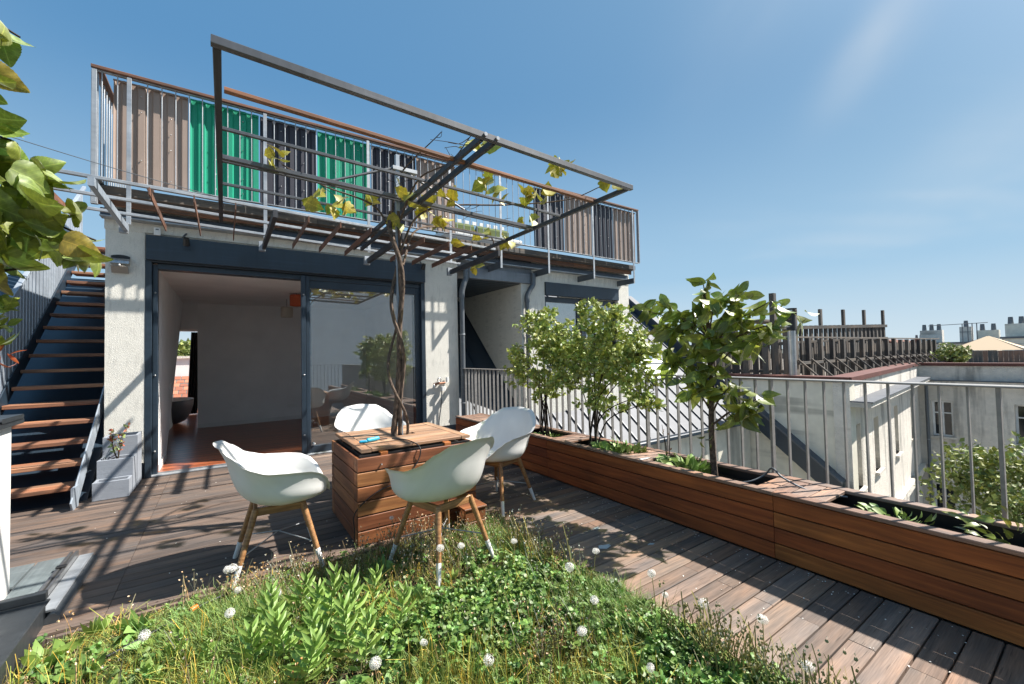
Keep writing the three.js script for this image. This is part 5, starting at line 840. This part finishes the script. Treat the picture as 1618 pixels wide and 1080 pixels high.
// weathered timber frame fences on that roof
{
  const f = thing('timber_fence', 'dark weathered timber fence with braced posts along the courtyard parapet', 'fence');
  const X0 = 14.2, n = 18, dx = 0.95;
  for (let i = 0; i < n; i++) {
    const x = X0 + i * dx; const p = add(f, 'post', bar(x - 0.09, x + 0.09, 0.44, 1.80 + rr(-0.03, 0.03), -5.75, -5.63, 'y', 0.01), pick(oldTimber));
    add(p, 'brace', member(v3(x + 0.03, 1.15, -5.62), v3(x + 0.10, 0.62, -5.10), 0.06, 0.05), oldTimber[1]);
    add(f, 'rail', bar(x - dx / 2 + 0.5, x + dx / 2 + 0.35, 1.0, 1.09, -5.62, -5.58, 'x'), oldTimber[1]);
    for (let k = 0; k < 4; k++) add(f, 'slat', bar(x + 0.13 + k * 0.2, x + 0.28 + k * 0.2, 0.46, 1.70 + rr(-0.08, 0.05), -5.95, -5.92, 'y'), pick(oldTimber));
  }
  add(f, 'top_rail', bar(X0 - 0.2, X0 + n * dx, 1.81, 1.86, -5.72, -5.66, 'x'), oldTimber[1]);
  const g = thing('timber_fence', 'dark weathered timber fence with open slats above the cream fire wall', 'fence');
  for (let i = 0; i < 17; i++) { const z = -5.8 - i * 0.30; add(g, 'slat', bar(13.9, 13.94, 0.44, 1.95 + rr(-0.15, 0.15), z - 0.09, z + 0.09, 'y'), pick(oldTimber)); }
  for (const y of [0.75, 1.6]) add(g, 'rail', bar(13.95, 14.0, y, y + 0.1, -11, -5.7, 'z'), oldTimber[1]);
  for (let i = 0; i < 4; i++) add(g, 'post', bar(14.0, 14.14, 0.44, 2.1, -6.2 - i * 1.3, -6.06 - i * 1.3, 'y'), oldTimber[0]);
  const s = thing('timber_screen', 'tall open timber screen with ladder like slots standing behind the braced fence', 'screen');
  const A = v3(14.2, 0, -8.2), E = v3(27.2, 0, -6.9), N = 33;
  for (let i = 0; i <= N; i++) { const q = A.clone().lerp(E, i / N), tall = i % 5 === 3 && i > 12; add(s, 'upright', bar(q.x - 0.10, q.x + 0.10, 0.44, (tall ? 3.0 : 2.30) + 0.30 * i / N, q.z - 0.05, q.z + 0.05, 'y', 0.01), pick(oldTimber)); }
  for (const [y, t] of [[2.22, 0.13], [1.62, 0.1]]) add(s, 'beam', member(v3(A.x - 0.2, y, A.z + 0.08), v3(E.x + 0.2, y + 0.3, E.z + 0.08), 0.06, t), oldTimber[0]);
  add(s, 'top_board', bar(16.2, 19.0, 2.52, 2.60, -8.5, -7.6, 'x'), oldTimber[1]);
}
{
  const p = thing('vent_pipe', 'black capped vent pipe on a steel tube above the fire wall', 'vent pipe');
  add(p, 'tube', rod(v3(13.36, 0.55, -5.42), v3(13.36, 2.05, -5.42), 0.10, 0.10, 16), steelM);
  add(p, 'cowl', rod(v3(13.36, 2.0, -5.42), v3(13.36, 2.55, -5.42), 0.115, 0.115, 16), blackM);
  for (const y of [2.48, 2.55, 2.62]) add(p, 'cap_ring', new THREE.CylinderGeometry(0.155, 0.145, 0.035, 16).translate(13.36, y, -5.42), blackM);
  add(p, 'bracket', bar(12.95, 13.36, 2.1, 2.13, -5.44, -5.40, 'x'), galv);
  solo('timber_pole', bar(15.05, 15.25, 0.44, 3.35, -6.75, -6.60, 'y', 0.01), oldTimber[0], 'lone tall timber pole rising behind the crown of the young tree', 'pole');
}
{
  const p = thing('parasol', 'square tan parasol on the distant roof terrace', 'parasol'), cx = 37.7, cz = -4.75, y0 = 1.15, y1 = 2.0, r = 1.55;
  const pos = [], c = [[-r, -r], [r, -r], [r, r], [-r, r]]; for (let i = 0; i < 4; i++) { const a = c[i], b = c[(i + 1) % 4]; pos.push(cx + a[0], y0, cz + a[1], cx, y1, cz, cx + b[0], y0, cz + b[1]); }
  const g = new THREE.BufferGeometry(); g.setAttribute('position', new THREE.Float32BufferAttribute(pos, 3)); add(p, 'canopy', mapUV(g), std([0.55, 0.42, 0.28], { side: THREE.DoubleSide, roughness: 0.9 }));
  add(p, 'pole', rod(v3(cx, 0.45, cz), v3(cx, 2.0, cz), 0.03, 0.03, 8), oldTimber[1]);
  for (const a of c) add(p, 'rib', rod(v3(cx, y1 - 0.02, cz), v3(cx + a[0], y0 + 0.02, cz + a[1]), 0.015, 0.015, 6), oldTimber[0]);
  const w = thing('reed_screen', 'brownish reed screen fence below the tan parasol', 'fence'); for (let i = 0; i < 22; i++) add(w, 'reed_panel', bar(35.5, 35.56, 0.44, 1.12, -6.6 + i * 0.19, -6.42 + i * 0.19, 'y'), pick([oldTimber[1], rimM[2]]));
}
function farHouse(label, x, z, w, d, h, m, roofed, chim) {
  const o = thing('distant_house', label, 'building'); add(o, 'wall', bx(x - d / 2, x + d / 2, -17, h, z - w / 2, z + w / 2), m);
  if (roofed) { const s = new THREE.Shape([[-w / 2 - 0.3, 0], [w / 2 + 0.3, 0], [0, roofed]].map(p => new THREE.Vector2(...p))); const g = new THREE.ExtrudeGeometry(s, { depth: d + 0.6, bevelEnabled: false }).rotateY(Math.PI / 2).translate(x - d / 2 - 0.3, h, z); g.deleteAttribute('uv'); add(o, 'roof', mapUV(g), std([0.25, 0.13, 0.09], { map: scaled(tileMap, 0.2, 0.2), roughness: 0.9 })); }
  else add(o, 'roof', bx(x - d / 2 - 0.1, x + d / 2 + 0.1, h, h + 0.15, z - w / 2 - 0.1, z + w / 2 + 0.1), zincDull);
  for (const [cz, ch, cw] of chim) { const c = add(o, 'chimney', bx(x - 0.4, x + 0.4, h + 0.151, h + ch, z + cz - cw / 2, z + cz + cw / 2), pick([agedM, creamM, std([0.22, 0.12, 0.09], { roughness: 0.9 })])); const k = Math.max(1, Math.round(cw / 0.6)); for (let i = 0; i < k; i++) add(c, 'chimney_pot', new THREE.CylinderGeometry(0.14, 0.18, 0.6, 8).translate(x, h + ch + 0.3, z + cz - cw / 2 + (i + 0.5) * cw / k), zincDull); }
  for (let i = 0; i < Math.floor(w / 2.4); i++) add(o, 'window', bx(x - d / 2 - 0.05, x - d / 2 - 0.01, h - 2.6, h - 1.1, z - w / 2 + 0.8 + i * 2.4, z - w / 2 + 1.9 + i * 2.4), phy([0.03, 0.035, 0.04], { roughness: 0.1 }));
}
farHouse('flat roofed distant house with a cluster of chimney pots behind the timber screen', 59, -10, 7, 10, 1.6, agedM, 0, [[-1.2, 1.4, 1.6], [1.2, 1.6, 0.8], [2.6, 1.2, 1.4]]);
farHouse('distant pale house with one broad chimney stack', 56, -3.6, 4.2, 10, 1.9, creamM, 0, [[-1.5, 1.3, 1.8], [0.9, 0.8, 0.7]]);
farHouse('distant house with red tiled roof on the skyline', 92, -22, 12, 12, 0.6, agedM, 2.0, [[-2, 2.2, 1.4], [3, 2.0, 1.0]]);
farHouse('distant long house with tiled roof past the parasol', 85, -2, 14, 12, 0.9, creamM, 1.9, [[-3.6, 2.4, 1.2], [1.5, 2.2, 1.6], [4.5, 2.0, 0.9]]);
farHouse('far house with low grey roof beyond the parasol', 120, -36, 18, 14, 0.8, agedM, 1.6, [[-4, 2.6, 1.6], [4, 2.4, 1.6]]);
farHouse('far wide block on the skyline beyond the timber fence', 140, -62, 30, 16, 1.2, creamM, 0, [[-8, 1.4, 2], [5, 1.8, 2.4]]);
farHouse('wide far block seen beyond the leaves of the young tree', 110, -78, 26, 16, 0.8, agedM, 1.8, [[-6, 2.4, 1.6], [6, 2.2, 2]]);
{ // dome light and antenna rack on the far roof
  const d = thing('roof_dome', 'pale curved roof dome at the edge of the far terrace', 'roof'); add(d, 'dome', new THREE.SphereGeometry(2.1, 28, 14, 0, 6.3, 0, 1.4).scale(1, 0.55, 1).translate(45.2, 0.55, -2.6), zincM); add(d, 'drum', new THREE.CylinderGeometry(2.1, 2.1, 0.5, 28).translate(45.2, 0.45, -2.6), agedM);
  const a = thing('antenna_rack', 'thin steel antenna rack standing on the far roof', 'antenna'); for (const z of [-7.6, -7.3, -7.05, -6.8]) add(a, 'mast', rod(v3(49.5, 0.4, z), v3(49.5, 3.2, z), 0.03, 0.03, 6), zincDull); add(a, 'top_bar', rod(v3(49.5, 3.15, -9.6), v3(49.5, 3.2, -6.2), 0.025, 0.025, 6), zincDull);
}
// trees in the courtyard and beyond the far window
function crownTree(name, label, x, y, z, rx, ry, n, size, m, foot = -17) {
  const o = thing(name, label, 'tree'), L = new Leaves();
  add(o, 'trunk', tube([[x, foot, z], [x + 0.2, y - ry * 2, z], [x, y, z]], 0.2, 12, 8, 0.06), barkM);
  const lobes = []; for (let i = 0; i < 26; i++) { const d = rdir(0.2); lobes.push([x + d.x * rx * rr(0.35, 0.85), y + d.y * ry * rr(0.3, 0.85), z + d.z * rx * rr(0.35, 0.85), rr(0.22, 0.42) * rx]); }
  const g = []; for (const l of lobes.slice(0, 14)) g.push(tube([[x, y - ry * 0.8, z], [(x + l[0]) / 2, (y + l[1]) / 2 - 0.1, (z + l[2]) / 2], [l[0], l[1], l[2]]], 0.05, 6, 5, 0.012)); add(o, 'limb', merge(g), barkM);
  for (let i = 0; i < n; i++) { const l = pick(lobes), d = rdir(), q = v3(l[0], l[1], l[2]).addScaledVector(d, l[3] * Math.pow(rnd(), 0.4)); L.add(leafSmall, aim(q, rdir(-0.1), size * rr(0.6, 1.3), rr(0, 6)), tone(0.55, 1.45, 0.15)); }
  add(o, 'crown', L.build(), m);
}
crownTree('courtyard_tree', 'light green leafy tree rising out of the courtyard', 14.4, -1.85, -1.35, 1.7, 1.25, 5200, 0.12, courtLeaf);
crownTree('courtyard_tree', 'lower light green tree crown beside the courtyard wall', 13.0, -3.0, -2.7, 1.0, 0.9, 2200, 0.12, courtLeaf);
crownTree('distant_tree', 'dark distant tree seen through the far bathroom window', -4.4, 1.6, -60, 2.6, 2.4, 1500, 0.5, courtLeaf);
crownTree('distant_tree', 'smaller dark distant tree next to the other one through the bathroom window', -1.6, 1.2, -62, 2.0, 2.2, 1200, 0.5, courtLeaf);
{
  const o = thing('tiled_roof', 'red tiled neighbouring roof seen through the far bathroom window', 'roof');
  const tm = [[0.34, 0.12, 0.065], [0.27, 0.10, 0.06], [0.40, 0.17, 0.10]].map(c => std(c, { roughness: 0.9 })), tg = bar(-0.12, 0.12, -0.015, 0.015, -0.19, 0.19, 'z', 0.01);
  add(o, 'roof_deck', member(v3(-2.2, -1.35, -16.4), v3(-2.2, 0.80, -22.4), 5.4, 0.1), membraneM);
  for (let r = 0; r < 17; r++) for (let k = 0; k < 14; k++) { const t = add(o, 'tile', tg, pick(tm)); t.position.set(-3.7 + k * 0.26 + (r % 2) * 0.13, -1.23 + r * 0.127, -16.6 - r * 0.355); t.rotation.x = 0.30 + rr(-0.03, 0.03); t.rotation.y = rr(-0.03, 0.03); }
  const c = thing('chimney_block', 'broad white rendered chimney block above the red tiled roof', 'chimney'); add(c, 'stack', bx(-3.6, -0.95, 0.3, 1.62, -23.4, -22.5), whitePaint); add(c, 'cover_slab', bx(-3.7, -0.85, 1.621, 1.72, -23.5, -22.4), agedM);
}
crownTree('roof_bush', 'small yellow green bush at the end of the braced timber fence', 29.4, 1.0, -5.0, 0.8, 0.55, 700, 0.16, courtLeaf, 0.4);

renderer.render(scene, camera);
